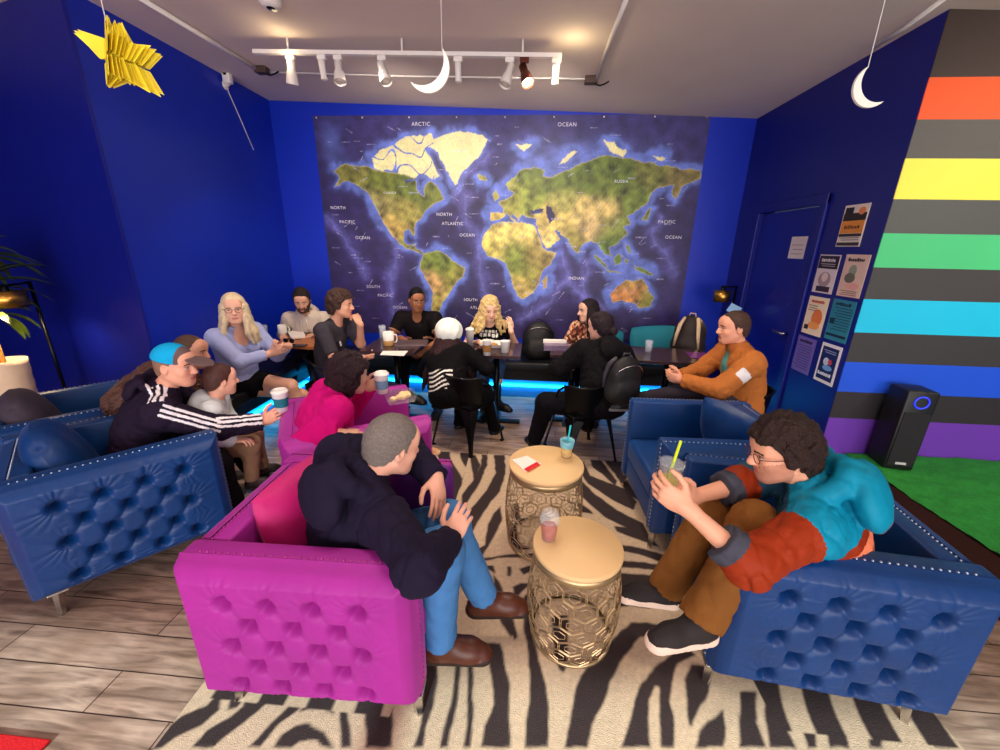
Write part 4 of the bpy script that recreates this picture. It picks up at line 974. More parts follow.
mb = MB()
for i in range(9): mb.ball((random.uniform(-.07, .07), random.uniform(-.04, .05), .022), random.uniform(.015, .024), 7, sc=(1.2, 1, .7))
f = mb.build('food', mat('fried_food', (196, 140, 70), .6, var=.3, nscale=50), e); f['kind'] = 'stuff'
e = empty('takeout_bag', (.24, 3.66, Z), 4); tag(e, 'crumpled clear and white takeaway bag on the table before the patterned top woman', 'bag')
mb = MB(); n = 9
pts = [(-.11, -.07), (.12, -.08), (.13, .07), (-.10, .08)]
mb.prism(pts, 0, .05); 
mb.build('bag_body', mat('grey_film', (120, 100, 128), .25, var=.4, nscale=30, bump=.5, bscale=40), e)
mb = MB(); mb.prism([(-.11, .02), (.11, .03), (.10, .09), (-.10, .09)], .051, .075); mb.build('napkins', M_paper, e)
glass('clear drinking glass on the wide dark table', onT(648, 352), .11, .034)
card('purple_reflection', 'purple reflection painted as a thin sheet at the right corner of the wide dark table', 'reflection', [(1.42, 3.52, Z), (1.60, 3.50, Z), (1.62, 3.72, Z), (1.45, 3.74, Z)], mat('reflection_purple', (120, 50, 130), .25, var=.5, nscale=20), .003)  # thin sheet painting the purple reflection on the table top

# ------------------------------------------------------------------ metal chairs
def metal_chair():
    e = empty('metal_chair', (0, 0, 0)); e.scale = (1, 1, .93)
    mb = MB(); mb.box((-.175, -.175, .435), (.175, .175, .455), bev=.009, seg=3); mb.box((-.17, -.17, .40), (.17, .17, .436), bev=.01); mb.build('seat', M_black, e)
    for sx in (-1, 1):
        for sy in (-1, 1):
            mb = MB(); a = rad(math.degrees(math.atan2(sy, sx)))
            top = np.array((sx*.150, sy*.150, .42)); bot = np.array((sx*.213, sy*.213, .012)); t = np.array([-sy, sx, 0])/math.sqrt(2)
            w0, w1 = (.075, .017) if sx < 0 else (.05, .014); o_ = np.array([sx, sy, 0])/math.sqrt(2)*.018
            vs = []
            for k in range(7):
                f = k/6; c = top+(bot-top)*f; w = w1+(w0-w1)*(1-f)**2
                vs += [c+t*w, c+o_*.8, c-t*w, c-o_*.3]
            mb.add(vs, [(4*k+i, 4*k+(i+1) % 4, 4*k+4+(i+1) % 4, 4*k+4+i) for k in range(6) for i in range(4)]+[(0, 1, 2, 3), (24, 27, 26, 25)])
            mb.box((bot[0]-.014, bot[1]-.014, 0), (bot[0]+.014, bot[1]+.014, .014)); mb.build('leg', M_black, e)
    mb = MB(); rim = []
    for a in np.linspace(-115, 115, 25):
        aa = rad(180+a); c_ = abs(a)/115; rim.append((.205*math.cos(aa)*1.0, .215*math.sin(aa), .70-.16*max(0, c_-.55)/.45*c_))
    mb.tube(rim, .010, 8); mb.build('back_rail', M_black, e)
    mb = MB(); nu = 18; vs = []
    for i in range(nu):
        aa = rad(180-75+150*i/(nu-1))
        for k in range(6):
            f = k/5; rr_ = .175+.03*f; vs.append((rr_*math.cos(aa), (rr_+.01)*math.sin(aa), .45+.25*f))
    V = np.array(vs); V2 = V*np.array([.985, .985, 1]); al = list(V)+list(V2); N_ = len(V); fs = []
    for i in range(nu-1):
        for k in range(5):
            q = (i*6+k, i*6+k+1, (i+1)*6+k+1, (i+1)*6+k)
            fs.append(q); fs.append(tuple(v+N_ for v in q[::-1]))
    mb.add(al, fs, smooth=True); mb.build('backrest', M_black, e)
    return e
mc = metal_chair(); put(mc, -.50, 3.14, 58); tag(mc, 'black metal chair under the person in the white beanie', 'chair', 'black metal cafe chairs')
for x, y, a, t in ((.45, 3.04, 112, 'black metal chair under the person with the black backpack'), (-1.85, 3.45, 0, 'black metal chair mostly hidden under the man resting his chin on his hand'), (1.66, 3.06, 178, 'black metal chair behind the armchairs under the man in the tan jacket')):
    c = put(copy_tree(mc), x, y, a); tag(c, t, 'chair')

# ------------------------------------------------------------------ bags
def backpack(label, p, rz, m, strap, w=.28, h=.40, d=.17, tilt=0, scale=1.0):
    e = empty('backpack', p, rz); tag(e, label, 'backpack'); e.rotation_euler = (0, rad(tilt), rad(rz))
    pr = [ell((0, 0, h*.50), (d*.62, w*.52, h*.50), None, .05), ell((0, 0, h*.22), (d*.66, w*.56, h*.26), None, .06), ell((d*.45, 0, h*.30), (d*.35, w*.40, h*.26), None, .02), fld(lambda P: .004*wob(P, 30, 2), 'n'), fld(lambda P: -P[:, 2], 'i', .01)]
    b = sdf_obj('bag_body', pr, .008, [m], e)
    for sy in (-1, 1):
        mb = MB(); P = [(-d*.42, sy*.06, h*.93), (-d*.72, sy*.085, h*.75), (-d*.80, sy*.10, h*.5), (-d*.6, sy*.115, h*.22)]; mb.tube(P, [.014, .02, .018, .010], 8); mb.build('strap', strap, e)
    mb = MB(); mb.tube([(-.02, -.03, h*.96), (-.02, -.025, h*1.04), (-.02, .025, h*1.04), (-.02, .03, h*.96)], .006, 8); mb.build('grab_handle', strap, e)
    mb = MB()
    P = [(d*.62*math.cos(t)*.55+.035, w*.45*math.sin(t), h*(.62+.26*math.cos(t))) for t in np.linspace(-1.4, 1.4, 16)]; mb.tube(P, .004, 6); mb.build('zip', M_steel, e)
    return e
M_bag = mat('black_nylon', (20, 18, 21), .6, var=.2, bump=.2, bscale=60)
backpack('black backpack standing on the bench below the Indian Ocean', (.10, 4.33, .46), -85, M_bag, M_bag, .34, .42, .16)
backpack('black backpack with cream straps on the right end of the bench', (1.62, 4.15, .60), 60, mat('black_brown_nylon', (40, 28, 26), .6), mat('cream_strap', (226, 196, 160), .7), .30, .42, .16, tilt=8)
mb = MB(); mb.box((-.12, -.12, 0), (.12, .12, .10), bev=.02, seg=3); o = mb.build('folded_coat', M_blkp); o.location = (1.62, 4.22, .46); tag(o, 'dark folded coat under the backpack with cream straps', 'coat')

# ------------------------------------------------------------------ lamps, plant, speaker
def floor_lamp(label, base, arm_to, ztop, sh_r=.075, sh_h=.11):
    e = empty('floor_lamp', (base[0], base[1], 0)); tag(e, label, 'floor lamp', 'floor lamps with brass drum shades')
    mb = MB(); mb.lathe([(.001, 0), (.14, 0), (.14, .018), (.02, .03), (.001, .03)], 32); mb.build('base', M_black, e)
    mb = MB(); mb.tube([(0, 0, .02), (0, 0, ztop+.10)], .012, 10); mb.build('pole', M_black, e)
    a = (arm_to[0]-base[0], arm_to[1]-base[1]); mb = MB(); mb.tube([(0, 0, ztop+.09), (a[0], a[1], ztop+.09)], .008, 8); mb.tube([(a[0], a[1], ztop+.10), (a[0], a[1], ztop)], .022, 12); mb.build('arm', M_black, e)
    mb = MB(); mb.lathe([(.02, sh_h/2), (sh_r, sh_h/2), (sh_r, -sh_h/2), (sh_r-.004, -sh_h/2), (sh_r-.004, sh_h/2-.004), (.02, sh_h/2-.004)], 36); s = mb.build('lamp_shade', M_brass, e); s.location = (a[0], a[1], ztop)
    mb = MB(); mb.ball((0, 0, 0), .026, 12); b = mb.build('bulb', mat('warm_bulb', (255, 220, 160), .4, emit=(255, 205, 130), estr=25), e); b.location = (a[0], a[1], ztop-.01)
    return e
p = at(722, 296, 4.18); floor_lamp('black floor lamp with small brass shade at the right corner by the door', (p[0]+.14, 4.22), (p[0], 4.18), p[2])
p = at(8, 299, 2.55); pl_ = at(52, 350, 2.80); floor_lamp('black floor lamp with small brass shade at the far left by the plant', (pl_[0], pl_[1]), (p[0], p[1]), p[2], .10, .11)
def lamp(name, type_, loc, energy, color, size=.1, target=None, spot=60, blend=.6, sy=None):
    l = D.lights.new(name, type_); l.energy = energy; l.color = color
    if type_ == 'AREA':
        l.size = size
        if sy: l.shape = 'RECTANGLE'; l.size_y = sy
    elif type_ != 'SUN': l.shadow_soft_size = size
    if type_ == 'SPOT': l.spot_size = rad(spot); l.spot_blend = blend
    o = D.objects.new(name, l); COL.objects.link(o); o.location = [float(v) for v in loc]
    if target is not None: o.rotation_euler = (Vector(target)-Vector(loc)).to_track_quat('-Z', 'Y').to_euler()
    return o
lamp('lamp_bulb_light', 'SPOT', (p[0], p[1], p[2]-.03), 30, (1, .74, .45), .03, (p[0], p[1], 0), 150)
q = at(722, 296, 4.18); lamp('lamp_bulb_light', 'SPOT', (q[0], q[1], q[2]-.03), 7, (1, .72, .4), .03, (q[0], q[1], 0), 130)
piece_ = MB(); piece_.box((-.05, -.002, -.045), (.055, .002, .04), bev=.0015); o = piece_.build('pale_blue_piece', mat('pale_blue_flat', (150, 196, 240), .6)); o.matrix_world = TR(at(734, 309, 4.05), -20, 0, 25); tag(o, 'small pale blue piece beside the floor lamp pole above the man in tan', 'card')  # flat pale blue piece standing in for an unidentified shape
# plant
px = at(9, 372, 2.50)
e = empty('potted_plant', (px[0], px[1], 0)); tag(e, 'leafy dracaena in a cream ribbed pot at the far left', 'plant')
mb = MB(); prof = [(.001, 0), (.10, 0)]
for i in range(15): prof.append((.105+.035*i/14+(.003 if i % 2 else -.002), .02+.50*i/14+.04))
prof += [(.142, .585), (.132, .585), (.13, .54), (.001, .54)]; pot_top = float(at(9, 360, 2.50)[2])
mb.lathe([(r_*.80, z_*pot_top/.585) for r_, z_ in prof], 36); mb.build('pot', mat('cream_ceramic', (232, 202, 168), .6, var=.06, bump=.2, bscale=40), e)
zt = pot_top-.04
mb = MB(); mb.tube([(-.02, 0, zt-.03), (-.03, .01, zt+.12), (-.04, 0, zt+.75)], [.017, .016, .015], 10); mb.build('trunk', mat('gold_bark', (190, 140, 60), .7, var=.4, nscale=50, bump=.6, bscale=60), e)
mb = MB(); rl = random.Random(3)
def leaf(mb, o_, az, el, L_, w_):
    vs = []; n_ = 9
    for i in range(n_):
        t = i/(n_-1); el_ = el-t*1.25; 
        if i == 0: p_ = np.array(o_, float)
        else: p_ = p_+np.array([math.cos(az)*math.cos(el_), math.sin(az)*math.cos(el_), math.sin(el_)])*L_/(n_-1)
        ww_ = w_*math.sin(math.pi*min(1, .12+t*.88))**.8; sd_ = np.array([-math.sin(az), math.cos(az), 0])
        vs += [p_-sd_*ww_+np.array([0, 0, .25*ww_]), p_-np.array([0, 0, .2*ww_]), p_+sd_*ww_+np.array([0, 0, .25*ww_])]
    mb.add(vs, [(3*i+j, 3*i+j+1, 3*i+4+j, 3*i+3+j) for i in range(n_-1) for j in (0, 1)], smooth=True)
for c_, nL, LL in (((-.02, 0, zt+.36), 20, .34), ((-.10, .04, zt+.75), 30, .44), ((-.05, .03, zt+.55), 22, .42)):
    for i in range(nL): leaf(mb, c_, rl.uniform(0, 6.28), rl.uniform(-.1, 1.3), LL*rl.uniform(.7, 1.1), rl.uniform(.026, .040))
mb.build('leaves', mat('plant_leaf', (74, 92, 18), .4, var=.35, nscale=8), e)
# speaker on the stage corner
e = empty('tower_speaker', (2.46, 2.60, .298), 262); tag(e, 'tall black speaker standing on the green turf before the striped wall', 'speaker')
mb = MB(); mb.box((-.085, -.085, 0), (.085, .085, .54), bev=.012, seg=3); mb.build('cabinet', M_blkp, e)
mb = MB(); mb.box((.086, -.072, .03), (.092, .072, .40), bev=.003); mb.build('grille', mat('speaker_grille', (26, 24, 30), .7, bump=.5, bscale=600), e)
mb = MB(); mb.tube([(.088, .038*math.cos(a), .47+.038*math.sin(a)) for a in np.linspace(0, 2*math.pi, 28)[:-1]], .005, 6, closed=True); mb.build('light_ring', mat('blue_ring', (40, 60, 255), .4, emit=(50, 60, 255), estr=.5), e)
mb = MB(); mb.box((.0925, -.03, .04), (.0935, .03, .056)); mb.build('badge', mat('badge_silver', (190, 190, 190), .4), e)

# ------------------------------------------------------------------ stage platform with turf
sm = empty('stage_platform', (2.28, 1.0, 0)); tag(sm, 'low dark stage platform covered in green turf below the striped wall', 'platform')
mb = MB(); mb.box((0, -2.2, 0), (2.30, 1.735, .275)); mb.build('riser', mat('dark_stained_wood', (58, 26, 20), .6, var=.3, nscale=5, stretch=(1, 1, 8)), sm)
nu, nv = 150, 250; u = np.linspace(-.01, 2.30, nu); v = np.linspace(-2.2, 1.735, nv); UU, VV = np.meshgrid(u, v, indexing='ij'); Pt = np.stack([UU.ravel(), VV.ravel()], 1)
hh = .292+.006*fnoise(Pt, 14, 4, 3)+.0035*fnoise(Pt, 60, 5, 2); 
g = grid_obj('turf', np.stack([UU, VV, hh.reshape(UU.shape)], -1), [mat('green_turf', (40, 150, 52), .95, var=.4, nscale=60, bump=.9, bscale=350)], sm)

# ------------------------------------------------------------------ posters
def poster(label, ctr, w, h, base, art, cat='poster'):
    e = empty('poster', (XR-.003, ctr[0], ctr[1])); tag(e, label, cat); n_ = 'poster_%d_%d_%d' % base
    mb = MB(); mb.box((-.003, -w/2, -h/2), (.0, w/2, h/2)); mb.build('sheet', mat(n_, base, .5, var=.05), e)
    for i, (shape, c_, prm) in enumerate(art):
        mb = MB(); m_ = mat('ink_%d_%d_%d' % c_, c_, .5, var=.1)
        if shape == 'r':
            y0, z0, y1, z1 = prm; mb.box((-.0048-.0003*i, min(y0, y1)*w, min(z0, z1)*h), (-.0032, max(y0, y1)*w, max(z0, z1)*h)); nm = 'print_block'
        elif shape == 'c':
            y0, z0, ry, rz_ = prm; pts = [(y0*w+ry*w*math.cos(t), z0*h+rz_*h*math.sin(t)) for t in np.linspace(0, 6.283, 20)[:-1]]
            mb.prism(pts, .0032, .0048+.0003*i, M=Matrix(((0, 0, -1, 0), (1, 0, 0, 0), (0, 1, 0, 0), (0, 0, 0, 1)))); nm = 'print_shape'
        elif shape == 't':
            txt, y0, z0, sz = prm; v_, f_ = text_mesh(txt, sz, Matrix.Translation((-.0056-.0003*i, y0*w, z0*h)) @ Matrix.Rotation(rad(-90), 4, 'Z') @ Matrix.Rotation(rad(90), 4, 'X')); mb.add(v_, f_); nm = 'print_lettering'
        elif shape == 'h':      # heavy heading strokes, too small in the photo to read
            z0, ln = prm; rh = random.Random(int(z0*1000)+int(w*9000)); y_ = -ln/2
            while y_ < ln/2: d_ = rh.uniform(.03, .09); mb.box((-.0048-.0003*i, y_*w, z0*h-.011), (-.0032, (y_+d_)*w, z0*h+rh.uniform(.004, .012))); y_ += d_+.025
            nm = 'print_heading'
        elif shape == 'l':
            y0, z0, ln, n_l, dz = prm
            for k in range(n_l): mb.box((-.0048-.0003*i, (y0-ln/2)*w, (z0-k*dz)*h-.0022), (-.0032, (y0+ln/2*(1-.25*(k % 2)))*w, (z0-k*dz)*h+.0022))
            nm = 'print_lines'
        mb.build(nm, m_, e)
    return e
def wallrect(pts):
    P = [atx(740+x/3.406, 180+y/3.406, XR) for x, y in pts]; y = [p_[1] for p_ in P]; z = [p_[2] for p_ in P]
    cy, cz = sum(y)/4, sum(z)/4; w = (abs(y[0]-y[1])+abs(y[2]-y[3]))/2; h = (z[0]+z[1]-z[2]-z[3])/2; return (cy, cz), max(w, .05), h
# note: the reader of the wall sees -Y to the right, so art uses mirrored y
R_ = wallrect
c_, w, h = R_([(363,90),(450,75),(410,225),(328,228)])
poster('tall orange, black and white poster at the top right of the door wall', c_, w, h, (238, 226, 214), [('r', (40, 30, 36), (-.46, .10, .46, .30)), ('r', (236, 150, 60), (-.46, -.18, .46, .12)), ('h', (80, 40, 30), (-.03, .62)), ('r', (50, 40, 44), (-.46, -.26, .46, -.19)), ('r', (60, 50, 50), (-.46, -.48, .46, -.40)), ('c', (232, 140, 90), (-.26, .34, .13, .09)), ('r', (30, 26, 30), (.1, .3, .42, .44)), ('l', (120, 100, 100), (0, -.29, .8, 2, .05))])
c_, w, h = R_([(278,254),(348,255),(314,388),(246,382)])
poster('dark poster of a grey portrait figure, left of the second poster row', c_, w, h, (228, 214, 218), [('r', (40, 26, 44), (-.47, .14, .47, .47)), ('h', (230, 220, 225), (.36, .62)), ('c', (176, 150, 156), (.0, -.14, .30, .20)), ('c', (230, 206, 200), (.0, -.08, .15, .12)), ('r', (54, 40, 60), (-.35, -.46, .30, -.32)), ('l', (200, 190, 200), (0, .26, .7, 2, .05))])
c_, w, h = R_([(366,254),(449,254),(410,402),(330,395)])
poster('pale peach poster with a grey-green figure, right of the second poster row', c_, w, h, (228, 196, 182), [('h', (40, 34, 40), (.38, .62)), ('c', (150, 160, 140), (.05, .12, .16, .14)), ('c', (110, 110, 96), (.1, -.05, .22, .12)), ('c', (232, 170, 160), (-.1, -.24, .3, .08)), ('l', (150, 110, 110), (0, -.36, .7, 3, .045))])
c_, w, h = R_([(243,395),(310,403),(275,530),(208,522)])
poster('cream poster with an orange shape, left of the third poster row', c_, w, h, (240, 222, 196), [('c', (226, 124, 66), (-.12, -.05, .26, .24)), ('c', (240, 160, 90), (-.05, -.25, .30, .10)), ('h', (190, 80, 50), (.38, .62)), ('l', (90, 60, 60), (0.2, .26, .45, 3, .06)), ('r', (50, 40, 50), (.2, -.38, .4, -.26))])
c_, w, h = R_([(322,405),(403,415),(362,555),(288,542)])
poster('turquoise text flyer, right of the third poster row', c_, w, h, (44, 132, 160), [('h', (16, 40, 70), (.40, .62)), ('l', (16, 50, 80), (-.05, .30, .75, 9, .065)), ('r', (14, 40, 66), (-.44, -.40, .44, -.34)), ('r', (18, 50, 74), (.22, -.1, .42, .04))])
c_, w, h = R_([(207,530),(267,545),(232,663),(172,640)])
poster('lilac text flyer at the lower left of the posters', c_, w, h, (108, 92, 178), [('h', (40, 30, 80), (.38, .62)), ('l', (56, 44, 110), (0, .25, .75, 10, .07))])
c_, w, h = R_([(288,552),(355,572),(316,698),(248,682)])
poster('white-bordered dark blue poster at the lower right of the posters', c_, w, h, (228, 226, 236), [('r', (22, 34, 96), (-.40, -.42, .40, .42)), ('c', (190, 196, 220), (.08, .05, .14, .10)), ('c', (190, 60, 80), (-.12, .06, .10, .07)), ('c', (110, 160, 220), (-.05, -.10, .24, .07)), ('h', (220, 226, 240), (-.27, .62)), ('l', (150, 160, 210), (0, .33, .6, 2, .05))])
P = [atx(740+x/3.406, 180+y/3.406, XR+.02) for x, y in [(178,203),(233,200),(218,260),(162,258)]]
e = poster('small white notice taped to the blue door', (sum(p_[1] for p_ in P)/4, sum(p_[2] for p_ in P)/4), .20, .17, (236, 222, 216), [('l', (150, 120, 130), (0, .12, .7, 3, .2))], 'sign'); e.location.x = XR+.0195

# ------------------------------------------------------------------ ceiling fixtures
def cz(x, y, dz=0):
    z = 2.95
    for _ in range(5): p_ = atz(x, y, z); z = zc(p_[0])-dz
    return atz(x, y, z)
A, B_ = cz(254, 52, .09), cz(562, 56, .09)
tr = empty('track_light_rail', A); tag(tr, 'long white track lighting rail on the ceiling in front of the map', 'track light')
a0 = np.array([0, 0, 0.]); b0 = B_-A
mb = MB(); dirx = math.degrees(math.atan2(b0[1], b0[0])); Lr = float(np.linalg.norm(b0[:2])); sl = math.degrees(math.atan2(-b0[2], Lr))
mb.box((0, -.018, -.012), (Lr, .018, .012), M=Matrix.Rotation(rad(dirx), 4, 'Z') @ Matrix.Rotation(rad(sl), 4, 'Y')); mb.build('rail', M_white, tr)
for t in (.12, .5, .88):
    mb = MB(); c_ = b0*t; mb.tube([c_+[0, 0, .01], c_+[0, 0, .089]], .007, 8); mb.build('hanger', M_white, tr)
M_warm = mat('warm_glow', (255, 225, 160), .4, emit=(255, 205, 130), estr=30)
M_brownm = mat('brown_metal', (88, 36, 26), .4, metal=.5)
heads = [(292,66,(-.2,.25,-1),1,0,'switched-on white track spotlight at the left end of the rail'), (325,66,(.05,.1,-1),0,0,'slim white track spotlight, second from the left end'), (342,68,(.15,-.3,-1),0,0,'white track spotlight, third from the left end'), (387,68,(.35,-.3,-1),0,0,'white track spotlight tilted right, left of the nearer moon'),
         (463,66,(0,.1,-1),0,0,'slim white track spotlight just right of the nearer moon'), (513,68,(-.3,-.3,-1),0,0,'white track spotlight beside the brown one'), (527,68,(.35,-.5,-1),1,1,'brown metal track spotlight that is switched on'), (557,66,(0,.1,-1),0,0,'slim white track spotlight at the right end of the rail')]
for x, y, dv, lit, br, lab in heads:
    t = (x-254)/(562-254); base = A+b0*t+np.array([0, 0, -.012]); d_ = unit(dv)
    e = empty('track_spotlight', base); tag(e, lab, 'spotlight', 'spotlights on the ceiling track'); m_ = M_brownm if br else M_white
    mb = MB(); mb.box((-.03, -.014, -.03), (.03, .014, 0), bev=.004); mb.tube([(0, 0, -.03), (0, 0, -.075)], .008, 8); mb.build('mount', m_, e)
    c0 = np.array([0, 0, -.075]); slim = 'slim' in lab; r1, r2, LL = (.022, .024, .10) if slim else (.026, .042, .13)
    mb = MB(); mb.tube([c0-d_*.045, c0-d_*.04, c0+d_*.02, c0+d_*.03, c0+d_*(LL-.03)], [r1*.7, r1, r1, r2*.8, r2], 20, caps=False); mb.tube([c0-d_*.046, c0-d_*.045], r1*.7, 20); mb.build('housing', m_, e)
    mb = MB(); mb.tube([c0+d_*(LL-.045), c0+d_*(LL-.04)], r2*.86, 20); mb.build('bulb', M_warm if lit else mat('bulb_off', (226, 214, 200), .3), e)
    if lit: lamp('track_spot', 'SPOT', base+c0+d_*LL, 30, (1, .80, .52), .03, base+c0+d_*2, 100)
# conduits on the ceiling
for t_, w_ in ((.123, 1.6), (1.03, 1.2)):
    lamp('track_bulb', 'POINT', A+b0*t_+np.array([0, -.03, -.05]), w_, (1, .78, .40), .02)
def conduit(label, pts, r=.011, m=None):
    mb = MB(); mb.tube([cz(x, y, dz) for x, y, dz in pts], r, 8); o = mb.build('ceiling_conduit', m or M_white); tag(o, label, 'conduit', 'white conduits on the ceiling'); return o
conduit('white conduit running from the left edge of the ceiling to the left junction box', [(135, -5, .02), (260, 71, .02)], .016)
conduit('thin white conduit on the ceiling between the two junction boxes behind the track', [(264, 72, .02), (400, 76, .02), (592, 79, .02)], .007)
conduit('white conduit running up the ceiling from the right junction box', [(628, -5, .02), (612, 35, .02), (596, 80, .02)], .014)
conduit('thin pipe along the ceiling above the right moon', [(945, -2, .03), (905, 28, .03), (874, 47, .03)], .012)
for x, y, t in ((262, 71, 'left dark junction box on the ceiling with a dangling wire'), (591, 81, 'right dark junction box on the ceiling glowing beside the track')):
    c_ = cz(x, y, .03); e = empty('junction_box', c_); tag(e, t, 'junction box')
    mb = MB(); mb.box((-.05, -.035, -.02), (.05, .035, .03), bev=.006); mb.build('box', mat('box_dark', (70, 50, 46), .5), e)
    mb = MB(); mb.tube([(.03, 0, -.02), (.07, -.01, -.035), (.11, .0, -.02), (.14, .01, .0)], .006, 6); mb.build('cable', M_black, e)
c_ = cz(270, 2, .02); e = empty('smoke_detector', c_); tag(e, 'round white smoke detector at the top of the ceiling', 'smoke detector')
mb = MB(); mb.lathe([(.001, -.03), (.04, -.03), (.06, -.01), (.065, .018), (.001, .018)], 28); mb.build('housing', M_white, e); mb = MB(); mb.lathe([(.001, -.034), (.02, -.034), (.024, -.03)], 20); mb.build('vent_grille', M_black, e)
# hanging moons
def moon(label, ctr, R, rot, th=.012):
    e = empty('hanging_moon', ctr); tag(e, label, 'moon ornament', 'white crescent moons hanging from the ceiling'); pts = []
    for a in np.linspace(rad(-98), rad(98), 40): pts.append((R*math.cos(a), R*math.sin(a)))
    x1 = R*math.cos(rad(98)); y1 = R*math.sin(rad(98)); c2_ = x1-R*.32; r2_ = math.hypot(x1-c2_, y1)
    a2 = math.atan2(y1, x1-c2_)
    for a in np.linspace(a2, -a2, 36)[1:-1]: pts.append((c2_+r2_*math.cos(a), r2_*math.sin(a)))
    M_ = Matrix.Rotation(rad(rot), 4, 'Y') @ Matrix.Rotation(rad(90), 4, 'X')
    mb = MB(); mb.prism(pts, -th/2, th/2, M=M_); mb.build('crescent', mat('moon_white', (248, 244, 232), .6, var=.03), e)
    tip = max(((M_ @ Vector((p_[0], p_[1], 0))) for p_ in pts), key=lambda v_: v_.z)
    mb = MB(); mb.tube([(tip.x, 0, tip.z-.005), (tip.x, 0, zc(ctr[0])-ctr[2])], .0018, 6); mb.build('string', M_white, e)
moon('white crescent moon hanging in front of the map and track lights', at(428, 68, 2.4), .112, 50)
moon('white crescent moon hanging at right before the dark blue wall', at(873, 86, 2.1), .080, 143)
# paper star
ctr = at(117, 58, 1.75); e = empty('paper_star', ctr); tag(e, 'yellow folded paper star hanging from the ceiling at upper left', 'star ornament')
mb = MB(); rs = random.Random(11)
tips = [(78, .16), (150, .19), (20, .17), (-50, .17), (-125, .15), (-88, .10)]
for k in range(15):
    yaw = -75+150*k/14; 
    for (a, L_) in tips:
        a_ = rad(a+rs.uniform(-5, 5)); L2 = L_*rs.uniform(.86, 1.04)*.78; w_ = .034
        d_ = np.array([math.cos(a_), 0, math.sin(a_)]); n_ = np.array([-math.sin(a_), 0, math.cos(a_)]); Ry = rotm([0.25, 0, 1], yaw*.55)
        v_ = [Ry @ v for v in (np.zeros(3), d_*L2*.45+n_*w_, d_*L2, d_*L2*.45-n_*w_)]
        off = np.array([0, (k-7)*.006, 0]); mb.add([v+off for v in v_], [(0, 1, 2), (0, 2, 3)])
s_ = mb.build('folded_paper', mat('yellow_paper', (255, 228, 50), .6, var=.1), e); so = s_.modifiers.new('t', 'SOLIDIFY'); so.thickness = .0012
mb = MB(); mb.tube([(-.01, 0, .12), (-.01, 0, zc(ctr[0])-ctr[2])], .002, 6); mb.build('string', M_white, e)
# security camera on the left wall
c_ = atx(224, 80, XL); e = empty('security_camera', c_); tag(e, 'white security camera high on the left wall with a trailing cable', 'camera')
mb = MB(); mb.tube([(0, 0, -.04), (.05, -.02, -.03)], .02, 14); mb.tube([(.0, 0, -.04), (.012, 0, -.04)], .035, 20); mb.build('mount', M_white, e)
mb = MB(); mb.box((.02, -.055, -.04), (.09, .0, .075), bev=.012, seg=3); mb.build('camera_body', M_white, e)
mb = MB(); mb.tube([(.055, -.0555, .035), (.055, -.060, .035)], .016, 16); mb.build('lens', M_black, e)
e2 = atx(253, 150, XL)-c_; mb = MB(); mb.tube([(.03, -.02, -.04), (.006, .03, -.09), (.006, e2[1]*.5, e2[2]*.52), (.006, e2[1], e2[2])], .004, 6); mb.build('cable', M_white, e)
# ------------------------------------------------------------------ the people
def seat(hpx, pz, head_, Y=3.0, **kw):
    """sits a figure with its pelvis at height pz and depth Y; slouches the spine until the head is where the photo has it"""
    x, ts = float(at(hpx[0], 400, Y)[0]), .95
    mk = lambda x, ts: Person((x, Y, pz), head_, ts=ts, **kw)
    f = lambda x, ts: np.array(proj(mk(x, ts).hc))-np.array(hpx)
    for _ in range(8):
        r = f(x, ts); J = np.stack([(f(x+.01, ts)-r)/.01, (f(x, ts+.01)-r)/.01], 1); d = np.linalg.solve(J, -r); x += float(np.clip(d[0], -.5, .5)); ts = float(np.clip(ts+np.clip(d[1], -.1, .1), .6, 1.25))
    return mk(x, ts)
SKL = (226, 164, 136); LIPL = (200, 118, 108)
DBG = []
def dbg(n, s):
    DBG.append('%s ts=%.2f P=%s hc=%s ' % (n, s.ts, np.round(s.P, 2), np.round(s.hc, 2))+' '.join('%s(%d,%d)' % (k, *proj(v)) for k, v in [('hd', s.hc), ('pel', s.P), ('shL', s.sh['L']), ('shR', s.sh['R'])]+[('el'+k, a[1]) for k, a in s.arms.items()]+[('wr'+k, a[2]) for k, a in s.arms.items()]+[('kn'+k, a[1]) for k, a in s.legs.items()]+[('an'+k, a[2]) for k, a in s.legs.items()]))
def strands(n, r, L_, spread, seed, back=True, wave=.02, a0=-2.6, a1=2.6, start=.02, push=.012):
    def f(s):
        rg = random.Random(seed); out = []
        for i in range(n):
            a = a0+(a1-a0)*i/(n-1)+rad(180) if back else a0+(a1-a0)*i/(n-1)
            # angle measured from face-forward; 180 = nape
            x = math.sin(a); y = math.cos(a); p = s.hw((x*.078, -.012+y*.085, start)); k = s.q
            ln = L_*rg.uniform(.85, 1.05); q1 = p+s.RH @ (np.array([x*push, y*push, -.35*ln])*k); 
            q2 = q1+(s.RH @ np.array([x*spread, y*spread*.6, 0])+np.array([rg.uniform(-wave, wave), rg.uniform(-wave, wave), -.35*ln]))*k
            q3 = q2+(s.RH @ np.array([x*spread*.5, y*spread*.3, 0])+np.array([rg.uniform(-wave, wave), rg.uniform(-wave, wave), -.3*ln]))*k
            out += [seg(p, q1, r*k, r*1.05*k, .015), seg(q1, q2, r*1.05*k, r*.95*k, .012), seg(q2, q3, r*.95*k, r*.4*k, .012)]
        return out
    return f
def M_cloth(n, c, **kw): return mat(n, c, kw.pop('rough', .85), var=kw.pop('var', .12), bump=kw.pop('bump', .25), bscale=kw.pop('bscale', 220), spec=.15, **kw)
